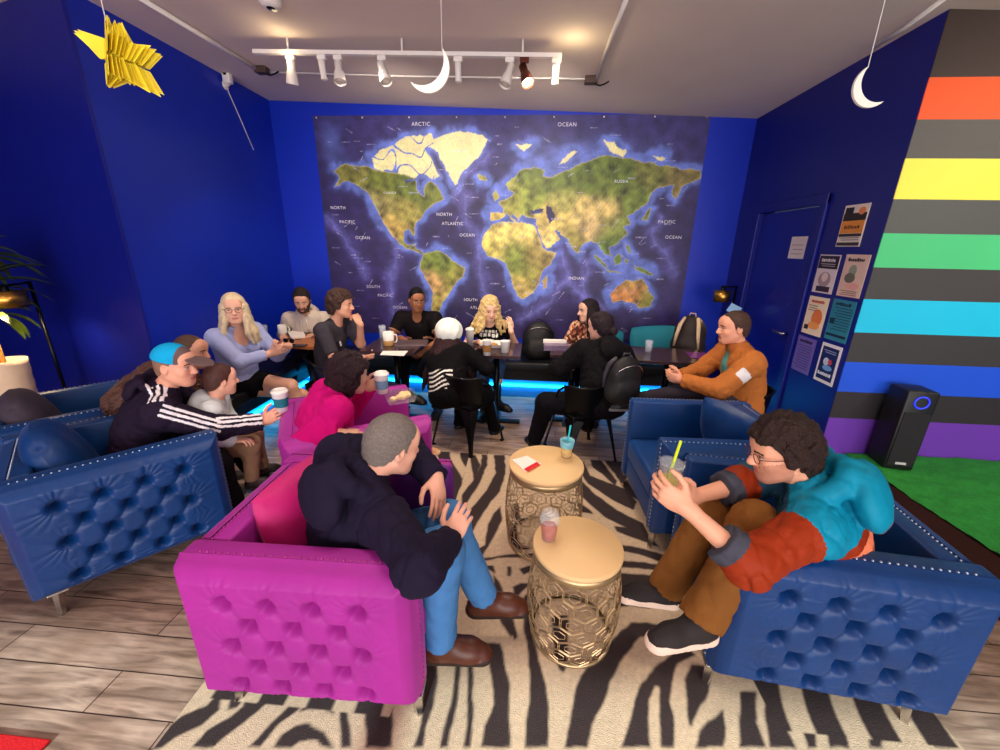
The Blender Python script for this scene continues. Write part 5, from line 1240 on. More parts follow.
def M_hair(n, c, **kw): return mat(n, c, kw.pop('rough', .5), var=kw.pop('var', .35), nscale=kw.pop('nscale', 45), bump=kw.pop('bump', .7), bscale=kw.pop('bscale', 170), spec=.25, **kw)

def p_lilac():
    s = seat((234, 309), 0.5, -20, 3.05, lean=6, fem=True, build=1.12, sc=.94, look=-55, nod=2, curve=8)
    s.arm('R', at(272, 353, 3.0), hint=at(230, 372, 2.75)-s.sh['R'], hdir=(.9, -.1, .35), palm=(-.1, .9, .2), curl=40)
    s.arm('L', at(288, 346, 3.08), hint=at(280, 360, 3.2)-s.sh['L'], hdir=(-.5, -.75, .1), palm=(-.4, -.6, .5), curl=40)
    an = atz(322, 420, .12); s.leg('R', atz(330, 402, .22), hint=(.3, -.1, 1), fdir=(.8, -.5, -.3)); s.leg('L', atz(308, 425, .09), hint=(1, -.3, 1), fdir=(.6, -.8, 0))
    sm_ = skin_mats((232, 176, 150), (190, 160, 120), LIPL)
    s.make_body('seated woman with long pale blond hair, glasses, lilac top and black skirt', sm_)
    def vn(s): return [ell(s.neck+s.R2 @ [.085, 0, -.045], (.065, .060, .085), s.R2, .01, mode='c')]
    s.top('cardigan', [M_cloth('lilac_knit', (168, 178, 226))], carve=vn, hem=-.02, sleeve=1.8, fold=.003)
    s.bottoms('skirt', [M_cloth('black_cloth', (9, 8, 11))], g=.016, end=.5, top_=.08)
    for sd in 'LR': s.shoe(sd, [M_blkp])
    s.hair(M_hair('hair_pale_blond', (226, 204, 168)), .014, 'long', .003, 110, strands(26, .022, .30, .03, 3, a0=-2.25, a1=2.25))
    s.glasses(M_black, .022); dbg('lilac', s)
p_lilac()
def p_beige():
    s = seat((302, 301), 0.5, -78, 4.12, lean=12, sc=0.93, look=-68, nod=18, curve=12, build=1.05)
    s.arm('R', at(283, 336, 3.86), hdir=(.5, -.7, 0), curl=30); s.arm('L', at(318, 334, 3.80), hdir=(-.5, -.7, 0), curl=30)
    s.leg('R', s.P+[-.05, -.50, -.43]); s.leg('L', s.P+[.25, -.50, -.43])
    s.make_body('bearded man in a beige hoodie sitting in the corner behind the oak table', skin_mats((214, 160, 132), (44, 32, 28), (180, 100, 90), beard=(84, 62, 48)), beard=1)
    s.top('hoodie', [M_cloth('beige_fleece', (206, 192, 178))], hood=.9)
    mb = MB()
    for y in (-.025, .025): mb.tube([s.neck+s.R2 @ [.085, y, -.02], s.neck+s.R2 @ [.115, y*1.1, -.08], s.neck+s.R2 @ [.125, y*1.3, -.15]], .004, 6)
    mb.build('drawstring', M_white, s.o)
    s.bottoms('trousers', [M_cloth('navy_cloth', (26, 28, 44))])
    for sd in 'LR': s.shoe(sd, [M_blkp])
    s.hair(M_hair('hair_dark_brown', (42, 30, 26)), .012, 'short', .002, top_t=.014); dbg('beige', s)
p_beige()
def p_chin():
    s = seat((341, 305), 0.5, -8, 3.5, lean=6, sc=.95, look=8, nod=4, curve=18, build=1.1)
    s.arm('L', at(360, 324, s.hc[1]-.03), hint=(.6, -.3, -1), hdir=(-.5, .05, .85), palm=(-.8, .3, -.4), curl=65)
    s.arm('R', at(363, 358, s.P[1]-.16), hint=(-.5, -.6, -.5), hdir=(.9, .35, .0), palm=(0, .3, 1), curl=70)
    s.leg('R', at(418, 397, s.P[1]-.12), hint=(.5, 0, 1), fdir=(.9, -.2, -.35)); s.leg('L', atz(405, 425, .10), hint=(.8, .2, 1), fdir=(.9, -.1, 0))
    s.make_body('man in a dark grey t-shirt resting his chin on his fist, facing right', skin_mats((226, 166, 136), (60, 42, 36), (190, 104, 92)))
    s.top('t_shirt', [M_cloth('charcoal_cloth', (62, 58, 66))], sleeve=.85, sg2=.018, carve=lambda s: [ell(s.neck+s.R2 @ [.04, 0, .01], (.07, .064, .04), s.R2, .008, mode='c')])
    s.bottoms('jeans', [M_cloth('indigo_denim', (46, 50, 84))])
    for sd in 'LR': s.shoe(sd, [M_blkp])
    s.hair(M_hair('hair_brown_wavy', (66, 46, 40)), .030, 'full', .010, 70, top_t=.008)
    mb = MB(); mb.box((-.022, -.016, -.001), (.022, .016, .002), bev=.002); w_ = mb.build('watch_badge', M_white, s.o); w_.matrix_world = Matrix.Translation(Vector(s.chest+s.R2 @ [.125, -.06, .03])) @ Matrix.Rotation(rad(80), 4, 'Y'); w_['label'] = 'small white badge on the chest'
    dbg('chin', s)
p_chin()
def p_polo():
    s = seat((417, 300), 0.51, -88, 4.26, lean=10, sc=.95, look=-62, nod=12, curve=14, build=1.12)
    s.arm('R', at(401, 338, 3.86), hint=(-1, .2, -1), hdir=(.6, -.7, 0), curl=25)
    s.arm('L', at(424, 350, 3.80), hint=(1, .3, -.9), hdir=(-.6, -.5, -.5), palm=(-.5, .6, -.4), curl=35)
    s.leg('R', s.P+[-.10, -.48, -.44]); s.leg('L', s.P+[.28, -.52, -.44])
    s.make_body('man in a black polo shirt with short dark hair looking down at the dark table', skin_mats((150, 94, 62), (20, 16, 16), (140, 74, 66), beard=(60, 38, 30)), beard=0)
    s.top('polo_shirt', [M_cloth('black_polo', (18, 13, 16)), mat('polo_trim', (196, 140, 110), .8)], sleeve=.62, sg2=.022, carve=lambda s: [ell(s.neck+s.R2 @ [.06, 0, -.015], (.052, .050, .060), s.R2, .008, mode='c')],
          matfn=lambda C_: np.any([(np.abs((C_-(s.arms[k][0]+(s.arms[k][1]-s.arms[k][0])*.60)) @ unit(s.arms[k][1]-s.arms[k][0])) < .007) & (((C_-s.arms[k][1])**2).sum(1) < .05) for k in 'LR'], axis=0).astype(int))
    s.bottoms('trousers', [MATS['black_cloth']])
    for sd in 'LR': s.shoe(sd, [M_blkp])
    s.hair(M_hair('hair_black_short', (18, 14, 15)), .008, 'buzz', .001, top_t=.010); dbg('polo', s)
p_polo()
def p_beanie():
    s = seat((450, 336), 0.46, 66, 3.08, lean=24, fem=True, sc=0.88, build=1.15, look=75, nod=14, curve=16, side=20, drop=.012)
    s.arm('R', at(478, 352, s.P[1]+.36), hint=(.9, -.2, -.7), hdir=(0, 1, 0)); s.arm('L', s.P+[-.15, .38, .22], hint=(-1, -.2, -.8), hdir=(0, 1, 0))
    s.leg('R', s.P+[.36, .28, -.43]); s.leg('L', s.P+[.02, .36, -.43])
    s.make_body('person seen from behind in a white beanie with long dark hair on a metal chair', skin_mats((220, 164, 138), (40, 26, 26), LIPL))
    lat = s.R1[:, 1]
    def st(C_):
        l = (C_-s.P) @ s.R1; m = (l[:, 0] < -.02) & (l[:, 2] > .03) & (l[:, 2] < .20) & (l[:, 1] > -.11) & (l[:, 1] < .15); w_ = np.sin(l[:, 2]*165+2.2*np.sin(l[:, 1]*26)+l[:, 1]*9)
        return (m & (w_ > .25)).astype(int)
    s.top('sweater', [M_cloth('black_knit', (12, 9, 12)), mat('cream_knit', (236, 230, 220), .8)], matfn=st, h=.007, g=.020, hem=-.05)
    s.bottoms('trousers', [MATS['black_cloth']])
    for sd in 'LR': s.shoe(sd, [M_blkp])
    s.hair(M_hair('hair_dark_auburn', (48, 26, 28)), .012, 'long', .004, 90, strands(20, .026, .50, .05, 8, a0=1.3, a1=4.98, back=False, start=-.01, push=.07))
    q = s.q; pr = [ell(s.hw((0, -.03, .045)), np.array([.122, .130, .120])*q, s.RH, .02), ell(s.hw((0, -.05, .04)), np.array([.1, .10, .10])*q, s.RH, .03), fld(lambda P: (-.012-s.head_local(P)[:, 2]+.25*(s.head_local(P)[:, 1]))*q, 'i', .012), fld(lambda P: .003*np.sin(np.arctan2(*( s.head_local(P)[:, :2].T))*10+s.head_local(P)[:, 2]*30), 'n')]
    sdf_obj('beanie', pr, .006, [M_cloth('white_knit', (240, 246, 234), bump=.4)], s.o); dbg('beanie', s)
p_beanie()
def p_blonde():
    s = seat((490, 309), 0.49, -92, 4.2, lean=18, fem=True, sc=0.86, build=.95, look=-72, nod=20, curve=12)
    s.arm('L', at(511, 331, s.chest[1]-.16), hint=(.8, -.2, -1), hdir=(-.15, .2, 1), palm=(-.6, .5, 0), curl=12, spread=1.6)
    s.arm('R', at(479, 342, s.P[1]-.42), hint=(-.8, .2, -.8), hdir=(.5, -.8, 0), curl=30)
    s.leg('L', atz(497, 402, .16), hint=(.1, -.7, 1), fdir=(.9, -.45, -.1)); s.leg('R', s.P+[-.02, -.48, -.44])
    s.make_body('woman with curly blonde hair in a black printed t-shirt raising one hand', skin_mats((236, 184, 156), (176, 130, 76), LIPL))
    rg = np.random.default_rng(4)
    def pr_(C_):
        l = (C_-s.chest) @ s.R2; y, z = l[:, 1], l[:, 2]-.045; m = l[:, 0] > .05
        a = (np.abs(y) < .085) & (z > .035) & (z < .058) & (np.sin(y*170) > -.6); b = (np.abs(y) < .095) & (z > .006) & (z < .030) & (np.sin(y*150+1) > -.6)
        c = (np.abs(z+.035) < .022) & (np.abs(y) < .07) & (np.sin(y*90+z*120) > -.1)
        return (m & (a | b | c)).astype(int)
    s.top('t_shirt', [MATS['black_cloth'], mat('white_print', (226, 224, 214), .7)], sleeve=.62, sg2=.02, matfn=pr_, h=.0065, carve=lambda s: [ell(s.neck+s.R2 @ [.045, 0, .0], (.065, .062, .045), s.R2, .008, mode='c')])
    s.bottoms('jeans', [M_cloth('blue_denim', (58, 84, 128))], end=1.35)
    for sd in 'LR': s.shoe(sd, [M_blkp], name='boot', ankle=.16, sole=.02)
    s.hair(M_hair('hair_golden_blonde', (228, 184, 124), nscale=60, bump=1.0, var=.5), .024, 'long', .011, 62, strands(24, .026, .26, .05, 12, wave=.035, a0=-2.3, a1=2.3)); dbg('blonde', s)
p_blonde()
def p_patterned():
    s = seat((588, 311), 0.49, -105, 4.2, lean=16, fem=True, sc=0.86, build=.92, look=-160, nod=4, curve=14)
    s.arm('L', s.P+[.10, -.40, .22], hdir=(-.3, -1, 0)); s.arm('R', s.P+[-.25, -.36, .22], hdir=(.3, -1, 0))
    s.leg('L', s.P+[.05, -.48, -.44]); s.leg('R', s.P+[-.22, -.48, -.44])
    s.make_body('woman with long dark hair and a brown and cream patterned top, in profile', skin_mats((232, 178, 152), (34, 24, 26), (190, 84, 84)))
    s.top('blouse', [M_cloth('cream_print', (226, 178, 140)), mat('brown_print', (86, 36, 30), .8), mat('rust_print', (170, 84, 60), .8)], g=.014, matfn=lambda C_: np.where(wob(C_, 85, 3) > .1, 1, np.where(wob(C_, 95, 6) > .3, 2, 0)), h=.007)
    s.bottoms('trousers', [MATS['black_cloth']])
    for sd in 'LR': s.shoe(sd, [M_blkp])
    s.hair(M_hair('hair_near_black', (30, 20, 24)), .012, 'long', .002, 90, strands(20, .020, .30, .02, 5, a0=1.1, a1=5.18, back=False, push=.03)); dbg('patterned', s)
p_patterned()
def p_hood():
    s = seat((600, 327), 0.46, 112, 3.04, lean=12, fem=True, sc=0.9, build=1.35, look=140, nod=8, curve=16, side=-7)
    s.arm('L', s.P+[-.28, .34, .18], hint=(-1, -.3, -.7), hdir=(.3, 1, 0)); s.arm('R', s.P+[.12, .42, .18], hint=(1, 0, -.7), hdir=(-.2, 1, 0))
    s.leg('L', s.P+[-.52, .10, -.42], hint=(-.7, .3, 1)); s.leg('R', s.P+[-.02, .48, -.43])
    s.make_body('person with dark hair bun and black hooded top, back turned, on metal chair', skin_mats((214, 160, 140), (30, 20, 24), LIPL))
    s.top('hooded_jacket', [M_cloth('black_fleece', (15, 12, 16))], g=.028, hood=1.1, hem=-.08, fold=.007)
    s.bottoms('trousers', [M_cloth('black_navy', (12, 11, 19))], g=.022)
    for sd in 'LR': s.shoe(sd, [M_blkp])
    ex = lambda s: [ell(s.hw((.0, -.125, -.035)), np.array([.040, .036, .038])*s.q, s.RH, .012)]
    s.hair(M_hair('hair_black_bun', (34, 22, 28)), .016, 'full', .003, 100, ex, hl=[-.09, -.085, -.08, -.06, -.03, -.03, -.02, .03, .058, .07, .07])
    b = s.chest+s.R2 @ [-.165, -.03, -.30]
    e = backpack('black backpack worn on the back of the person with the hair bun', b, 112+180-14, M_bag, mat('grey_strap', (60, 56, 66), .6), .25, .36, .12)
    e.rotation_euler = (0, rad(6), rad(112+180)); dbg('hood', s)
p_hood()
def p_tan():
    s = seat((733, 328), 0.5, 180, 2.98, lean=4, sc=1.0, build=1.02, look=182, nod=6, curve=18)
    s.arm('L', at(682, 380, s.P[1]-.10), hint=(.2, -.9, -1), hdir=(-.95, .35, .12), palm=(.2, .9, .3), curl=45)
    s.arm('R', at(679, 376, s.P[1]+.02), hint=(.2, .9, -1), hdir=(-.95, -.2, .1), palm=(.1, -.9, .3), curl=45)
    s.leg('L', at(634, 400, s.P[1]-.05), hint=(-.5, 0, 1), fdir=(-.95, -.1, -.3)); s.leg('R', atz(652, 436, .09), hint=(-.8, .2, 1), fdir=(-.9, -.35, 0))
    s.make_body('balding man in a tan jacket with a white arm patch, seated facing left', skin_mats((226, 158, 128), (70, 50, 42), (180, 96, 84), beard=(100, 70, 56)), beard=0)
    def patch(C_):
        a, e_, w_ = s.arms['L']; u_ = unit(e_-a); l = C_-(a+(e_-a)*.42); ax = l @ u_; out = np.array([0, -1., 0]); side = np.cross(u_, out); side = unit(side)
        return ((np.abs(ax) < .034) & (np.abs(l @ side) < .05) & (l @ out > .01)).astype(int)
    s.top('jacket', [M_cloth('tan_canvas', (182, 108, 52)), mat('patch_white', (226, 222, 226), .7)], g=.024, hem=-.10, matfn=patch, h=.0075, fold=.006, collar=.012,
          carve=lambda s: [ell(s.neck+s.R2 @ [.10, 0, -.12], (.05, .028, .20), s.R2, .01, mode='c')])
    l_ = s.chest; pr = [ell(s.chest+s.R2 @ [.01, 0, .03], (.122, .12, .17), s.R2), seg(s.neck+s.R2 @ [0, 0, -.03], s.neck+s.R2 @ [.01, 0, .005], .066, .064, .02)]
    sdf_obj('undershirt', pr, .008, [M_cloth('teal_tshirt', (86, 150, 146))], s.o)
    s.bottoms('trousers', [M_cloth('charcoal_twill', (48, 42, 52))])
    for sd in 'LR': s.shoe(sd, [mat('black_shoe', (26, 22, 26), .5), mat('grey_sole', (120, 116, 122), .6)], ankle=.03)
    s.hair(M_hair('hair_brown_thin', (72, 52, 44)), .009, 'short', .002, 110, hl=[-.07, -.07, -.055, -.02, .01, .018, -.01, .05, .080, .10, .2]); dbg('tan', s)
p_tan()
def p_teal():
    s = seat((781, 452), 0.42, 176, 1.33, lean=-4, sc=0.95, build=1.05, look=178, nod=14, curve=34, twist=-28, drop=.035)
    cup = at(666, 484, s.P[1]-.06); s.cup = cup
    s.arm('L', at(687, 508, s.P[1]-.17), hint=at(738, 548, 1.10)-s.sh['L'], hdir=(-.85, .25, .45), palm=(-.05, .95, .1), curl=34, hsc=1.05)
    s.arm('R', at(692, 497, s.P[1]+.04), hint=(.3, .8, -1), hdir=(-.85, -.2, .35), palm=(-.05, -.95, .1), curl=34, hsc=1.05)
    s.leg('L', at(700, 622, s.P[1]-.19), hint=at(672, 535, 1.2)-s.hip['L'], fdir=(-.93, -.25, 0)); s.leg('R', at(665, 588, s.P[1]+.09), hint=at(660, 505, 1.45)-s.hip['R'], fdir=(-.95, .05, 0))
    s.make_body('curly-haired man with glasses in a teal and orange jacket and brown trousers', skin_mats((232, 168, 136), (52, 38, 32), (200, 110, 96), beard=(196, 136, 110)), beard=1, h=.009)
    def col_(C_):
        l = (C_-s.chest) @ s.R2; m = np.zeros(len(C_), int); k = s.arms
        tor = np.abs(l[:, 1]) < .22
        m[(l[:, 2] > -.01-.35*np.clip(l[:, 0], -.2, .0)) & (l[:, 0] < .04)] = 1           # teal yoke and back
        m[(l[:, 2] > .05) & (l[:, 0] >= .04)] = 2
        hd_ = ((C_-s.neck) @ s.R2); m[(hd_[:, 0] < -.02) & (hd_[:, 2] > -.10) & (np.abs(hd_[:, 1]) < .17)] = 1
        m[(l[:, 0] < -.03) & (l[:, 2] < -.02)] = 4
        for sd in 'LR':
            a, e_, w_ = k[sd]; u_ = unit(e_-a); t = (C_-a) @ u_; m[(t > .05) & (np.linalg.norm((C_-a)-t[:, None]*u_, axis=1) < .105) & (np.abs(l[:, 1]) > .12)] = 0
            u_ = unit(w_-e_); t = (C_-e_) @ u_; r_ = np.linalg.norm((C_-e_)-t[:, None]*u_, axis=1); Lf = np.linalg.norm(w_-e_)
            m[(t > 0) & (r_ < .10) & (t < Lf)] = 0; m[(t > Lf*.24) & (r_ < .09) & (t < Lf) & (l[:, 0] > .1)] = 3
        return m
    s.top('jacket', [M_cloth('rust_orange_shell', (146, 48, 18), rough=.55, bump=.1), M_cloth('teal_shell', (12, 134, 166), rough=.5, bump=.1), M_cloth('slate_shell', (44, 84, 108), rough=.55, bump=.1), M_cloth('slate_cuff', (70, 72, 84)), M_cloth('coral_cloth', (238, 130, 92))],
          g=.026, sleeve=1.42, sg2=.030, hood=1.25, hem=-.10, matfn=col_, h=.006, fold=.007, fs=30)
    s.bottoms('trousers', [M_cloth('brown_twill', (126, 80, 36))], g=.020, g2=.036, fold=.006)
    for sd in 'LR': s.shoe(sd, [mat('black_mesh_shoe', (30, 22, 24), .7, bump=.3, bscale=300), mat('cream_sole', (232, 206, 188), .6)], ankle=.02, sole=.022, bulk=1.05)
    s.hair(M_hair('hair_brown_curly', (50, 34, 30), nscale=70, bump=1.0), .026, 'full', .009, 75, top_t=.012, h=.0045)
    s.glasses(mat('thin_frame', (96, 50, 50), .3, metal=.4), .020)
    e = plastic_cup('clear cup of pale yellow milk tea with a lime straw in the seated man\'s hands', cup+[0, 0, -.045], M_milk, mat('lime_straw', (204, 226, 20), .4), h=.13, r=.040, fill=.55, dome=False, tilt=(0, 4))
    mb = MB(); mb.lathe([(.044, .127), (.044, .135), (.036, .137), (.001, .137)], 28); mb.build('lid', M_glass, e); dbg('teal', s)
p_teal()
def p_navy():
    s = seat((393, 446), 0.41, 14, 1.26, lean=-8, sc=0.96, build=1.12, look=45, nod=16, curve=32, side=-3, twist=38, drop=.052)
    s.arm('R', at(449, 540, 1.14), hint=at(426, 568, 1.00)-s.sh['R']+np.array([0, 0, .05]), hdir=(.35, .45, .55), palm=(.2, .8, .1), curl=28)
    s.arm('L', at(436, 478, 1.36), hint=at(442, 448, 1.6)-s.sh['L'], hdir=(.30, -.75, -.62), palm=(-.4, -.2, -.8), curl=14)
    s.leg('R', at(440, 640, 1.12), hint=at(490, 595, 1.10)-s.hip['R'], fdir=(.97, .05, 0)); s.leg('L', at(484, 597, 1.34), hint=at(510, 560, 1.34)-s.hip['L'], fdir=(.97, .1, 0))
    s.make_body('grey-haired man in a navy hoodie and jeans seated in the near pink armchair', skin_mats((236, 176, 150), (150, 145, 140), LIPL), h=.009)
    s.top('hoodie', [M_cloth('navy_fleece', (30, 24, 46))], g=.026, hood=1.15, hem=-.10, h=.0065, fold=.007, fs=26)
    s.bottoms('jeans', [M_cloth('light_denim', (70, 122, 178), var=.2)], g=.020, g2=.022, fold=.004)
    for sd in 'LR': s.shoe(sd, [mat('brown_leather', (82, 40, 26), .4, var=.3), mat('dark_sole', (40, 24, 20), .6)], ankle=.02, bulk=1.08)
    s.hair(M_hair('hair_grey_short', (132, 122, 116), nscale=120, bump=.9, bscale=260, var=.5), .012, 'buzz', .0025, 150, h=.0045, hl=[-.06, -.06, -.05, -.02, .01, .02, -.005, .05, .062, .07, .07]); dbg('navy', s)
p_navy()
def p_magenta():
    s = seat((350, 376), 0.4, 36, 1.98, lean=10, fem=True, sc=0.9, build=1.3, look=50, nod=8, curve=18, drop=.04)
    s.arm('L', at(368, 388, s.P[1]+.34), hint=(-.4, .5, -1), hdir=(.75, .2, .45), palm=(.3, -.8, .1), curl=35)
    s.arm('R', at(340, 434, s.P[1]-.16), hint=(-1, -.1, -.4), hdir=(.9, .2, -.15), palm=(0, .3, -1), curl=20)
    s.leg('R', atz(437, 448, .12), hint=(.5, .1, 1), fdir=(.8, .3, .35), up=(-.3, 0, 1)); s.leg('L', s.P+[.50, .42, -.40])
    s.make_body('woman with curly dark hair in a magenta top and dotted trousers holding a cup', skin_mats((214, 160, 132), (34, 22, 26), LIPL))
    s.top('jumper', [M_cloth('magenta_cloth', (196, 8, 112), bump=.1)], g=.026, hem=-.10, fold=.007, fs=26, h=.0075)
    s.bottoms('trousers', [M_cloth('navy_dotted', (38, 38, 70)), mat('dot_white', (196, 196, 214), .8)], g=.024, g2=.05, h=.006, matfn=lambda C_: ((np.sin(C_[:, 0]*230)*np.sin(C_[:, 1]*230+1)*np.sin(C_[:, 2]*230)) > .50).astype(int))
    for sd in 'LR': s.shoe(sd, [mat('tan_sandal', (206, 150, 104), .6), mat('sandal_sole', (220, 180, 140), .6)], name='sandal')
    s.hair(M_hair('hair_dark_curly', (40, 22, 28), nscale=70, bump=1.0), .034, 'full', .012, 62, lambda s: [ell(s.hw((0, -.05, -.05)), np.array([.085, .07, .08])*s.q, s.RH, .02)], hl=[-.13, -.13, -.13, -.12, -.09, -.08, -.06, .03, .058, .07, .07])
    paper_cup('white paper cup with a blue sleeve held up by the woman in magenta', at(382, 385, s.P[1]+.31)+[0, 0, -.05], .12, .043, (110, 140, 170)); dbg('magenta', s)
    p_ = at(400, 396, s.P[1]+.38); e = empty('food_container', p_+[0, 0, -.03], 30); tag(e, 'clear plastic container of snacks on the lap of the woman in magenta', 'food container')
    mb = MB(); mb.add([(-.08, -.06, 0), (.08, -.06, 0), (.08, .06, 0), (-.08, .06, 0), (-.095, -.075, .05), (.095, -.075, .05), (.095, .075, .05), (-.095, .075, .05)], [(0, 1, 2, 3), (0, 4, 5, 1), (1, 5, 6, 2), (2, 6, 7, 3), (3, 7, 4, 0)]); mb.build('tub', M_glass, e)
    mb = MB(); rg = random.Random(2)
    for i in range(10): mb.ball((rg.uniform(-.055, .055), rg.uniform(-.04, .04), .028), .021, 7, sc=(1.2, 1, .8))
    mb.build('food', mat('pale_snack', (238, 204, 150), .6, var=.2), e)['kind'] = 'stuff'
p_magenta()
def p_cap():
    s = seat((176, 366), 0.48, 22, 1.86, lean=14, sc=0.92, build=1.15, look=6, nod=6, curve=20, twist=22, drop=.012)
    s.arm('R', at(264, 421, s.P[1]+.22), hint=(-.1, -.7, -1), hdir=(.85, -.05, .5), palm=(.2, .85, .1), curl=34)
    s.arm('L', s.P+[.26, .40, .04], hint=(-.6, .5, -.9), hdir=(.9, -.3, 0))
    s.leg('R', atz(236, 516, .08), hint=(.8, 0, 1), fdir=(.8, .4, 0)); s.leg('L', s.P+[.28, .50, -.43], hint=(.6, .6, 1))
    s.make_body('man in a cyan and grey cap and navy track top with white sleeve stripes', skin_mats((236, 170, 142), (120, 90, 76), (210, 120, 110)), h=.009)
    a, e_, w_ = s.arms['R']
    def st(C_):
        m = np.zeros(len(C_), int)
        for (p0, p1) in ((s.neck+s.R2 @ [0, -.05, .0], a+s.R2 @ [0, -.0, .03]), (a, e_), (e_, w_)):
            u_ = unit(p1-p0); t = (C_-p0) @ u_; Ln = np.linalg.norm(p1-p0); r = (C_-p0)-t[:, None]*u_
            out = unit(np.array([.15, -.75, .75])) if p0 is not s.neck else unit(np.array([0, -.5, 1.])); out = unit(out-u_*(out @ u_)); sd = np.cross(u_, out); x = r @ sd
            m |= ((t > -.01) & (t < Ln+.01) & (r @ out > .02) & (np.linalg.norm(r, axis=1) < .12) & (np.abs(x) < .036) & (np.abs(((x+.036) % .027)-.0135) < .0075)).astype(int)
        return m
    s.top('track_top', [M_cloth('navy_track', (36, 26, 46)), mat('stripe_white', (240, 236, 240), .7)], g=.024, sleeve=1.93, hood=.65, hem=-.10, matfn=st, h=.0055, fold=.006, fs=28)
    s.bottoms('trousers', [M_cloth('black_track', (14, 10, 14))], g=.024, g2=.03)
    for sd in 'LR': s.shoe(sd, [mat('dark_shoe', (40, 26, 24), .6)])
    s.hair(M_hair('hair_stubble', (150, 112, 92), bump=.3), .003, 'short', .0005, hl=[-.06, -.06, -.05, -.02, .01, .02, .01, .06, .1, .1, .1])
    q = s.q; L_ = s.head_local
    pr = [ell(s.hw((0, -.014, .038)), np.array([.086, .106, .094])*q, s.RH, .02), fld(lambda P: (.036-.12*(L_(P)[:, 1])-L_(P)[:, 2])*q, 'i', .006),
          ell(s.hw((0, .135, .045)), np.array([.066, .075, .007])*q, np.stack([s.RH[:, 0], s.RH[:, 1]*math.cos(.22)-s.RH[:, 2]*math.sin(.22), s.RH[:, 2]*math.cos(.22)+s.RH[:, 1]*math.sin(.22)], 1), .006)]
    sdf_obj('cap', pr, .005, [M_cloth('cap_grey', (112, 92, 92)), M_cloth('cap_cyan', (22, 170, 226))], s.o, lambda C_: (L_(C_)[:, 1] < .040).astype(int))
    paper_cup('white paper cup with a teal sleeve in the hand of the man in the cap', at(281, 402, s.P[1]+.26)+[0, 0, -.055], .12, .045, (20, 110, 130)); dbg('cap', s)
p_cap()
def p_child():
    s = seat((221, 380), 0.44, 30, 2.03, lean=10, sc=0.56, build=1.35, look=55, nod=6, hs=.99, curve=14)
    s.arm('L', s.P+[.15, .14, .10], hdir=(1, .2, 0)); s.arm('R', s.P+[.22, -.05, .10], hint=(0, -1, -.6), hdir=(1, .2, 0))
    s.leg('L', s.P+[.20, .16, -.20]); s.leg('R', s.P+[.24, 0, -.20])
    s.make_body('small child with short brown hair and a pale grey hoodie, seen from behind', skin_mats((236, 176, 150), (70, 44, 40), LIPL))
    s.top('hoodie', [M_cloth('pale_grey_fleece', (214, 220, 222))], g=.022, hood=1.3, hem=-.10)
    s.bottoms('trousers', [M_cloth('tan_child_trousers', (150, 116, 92))], g=.012, g2=.014)
    for sd in 'LR': s.shoe(sd, [MATS['dark_shoe']])
    s.hair(M_hair('hair_child_brown', (78, 48, 42), bump=.3), .010, 'short', .001); dbg('child', s)
p_child()
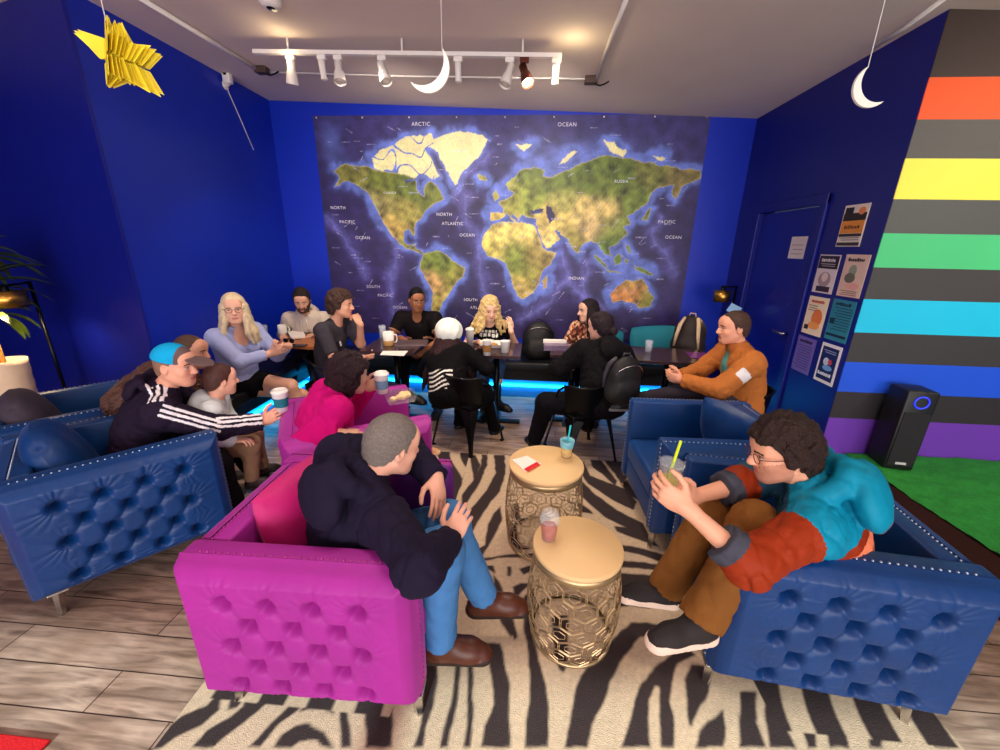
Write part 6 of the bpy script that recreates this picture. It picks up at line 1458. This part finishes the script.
def p_fur():
    s = seat((192, 352), 0.48, 35, 2.2, lean=34, sc=0.9, build=1.25, look=10, nod=8, curve=26)
    s.arm('R', s.P+[.40, -.12, .10], hint=(-.5, -.9, -.3), hdir=(1, .2, 0)); s.arm('L', s.P+[.40, .22, .10], hdir=(1, .2, 0))
    s.leg('R', s.P+[.44, .14, -.43]); s.leg('L', s.P+[.30, .40, -.43])
    s.make_body('person in a brown shaggy coat mostly hidden behind the man in the cap', skin_mats((214, 152, 124), (90, 66, 54), LIPL))
    s.top('shaggy_coat', [mat('brown_fur', (84, 50, 38), .45, var=.6, nscale=40, bump=1.0, bscale=90, stretch=(1, 1, .35), sheen=.4)], g=.045, hem=-.10, fold=.012, fs=60, h=.0075)
    s.bottoms('trousers', [MATS['black_cloth']])
    for sd in 'LR': s.shoe(sd, [MATS['dark_shoe']])
    s.hair(M_hair('hair_fur_person', (90, 66, 54)), .004, 'buzz', .001); dbg('fur', s)
p_fur()
# ------------------------------------------------------------------ light, world, camera
sc = bpy.context.scene
w = D.worlds.new('world'); w.use_nodes = True; sc.world = w
w.node_tree.nodes['Background'].inputs[0].default_value = (.55, .68, 1, 1); w.node_tree.nodes['Background'].inputs[1].default_value = 1.2
# daylight through the shop front behind the camera
lamp('window_daylight', 'AREA', (.8, YF+.05, 1.5), 315, (1, .89, .81), 8.0, (0.6, 3, 2.0), sy=2.3)
# low sun through the shop front reaches only the floor by the camera
lamp('sun', 'SUN', (0, -6, 5), 5.5, (.78, 1, .98), .03, None).rotation_euler = (rad(90-23.8), 0, rad(-6))
D.lights['sun'].angle = rad(.9)
# added fill spots without fixtures, brightening the map, far floor and stage
for x, y, tx, ty, tz, e_, sp in ((-1.2, 3.1, -1.2, 4.6, 1.9, 42, 120), (.0, 3.1, .1, 4.6, 1.9, 42, 120), (-1.1, 2.9, -1.0, 3.3, 0, 72, 110), (.5, 2.9, .5, 3.3, 0, 72, 110), (3.4, .9, 3.4, 2.75, 1.6, 85, 110), (3.6, 1.9, 3.3, 2.4, .3, 30, 90)):
    lamp('fill_spot', 'SPOT', (x, y, 2.72), e_, (1, .86, .70), .08, (tx, ty, tz), sp, .8)
for x, y, e_ in ((-.6, 1.4, 14), (-2.6, .6, 6), (1.3, .2, 8)):
    lamp('ceiling_fill', 'AREA', (x, y, 2.80), e_, (1, .84, .74), .5)  # unseen warm fill below the ceiling, no fixtures
c = D.cameras.new('camera'); co = D.objects.new('camera', c); COL.objects.link(co); sc.camera = co
c.sensor_width = 36; c.lens = 36*FPX/1000; c.clip_start = .02
Mx = Matrix.Identity(4)
for i, v in enumerate((CR, CU, -CF)):
    for j in range(3): Mx[j][i] = float(v[j])
Mx.translation = Vector([float(v) for v in CP]); co.matrix_world = Mx
sc.view_settings.view_transform = 'Standard'; sc.view_settings.look = 'None'; sc.view_settings.exposure = 0.25; sc.view_settings.gamma = 1.0
sc.view_settings.use_curve_mapping = False
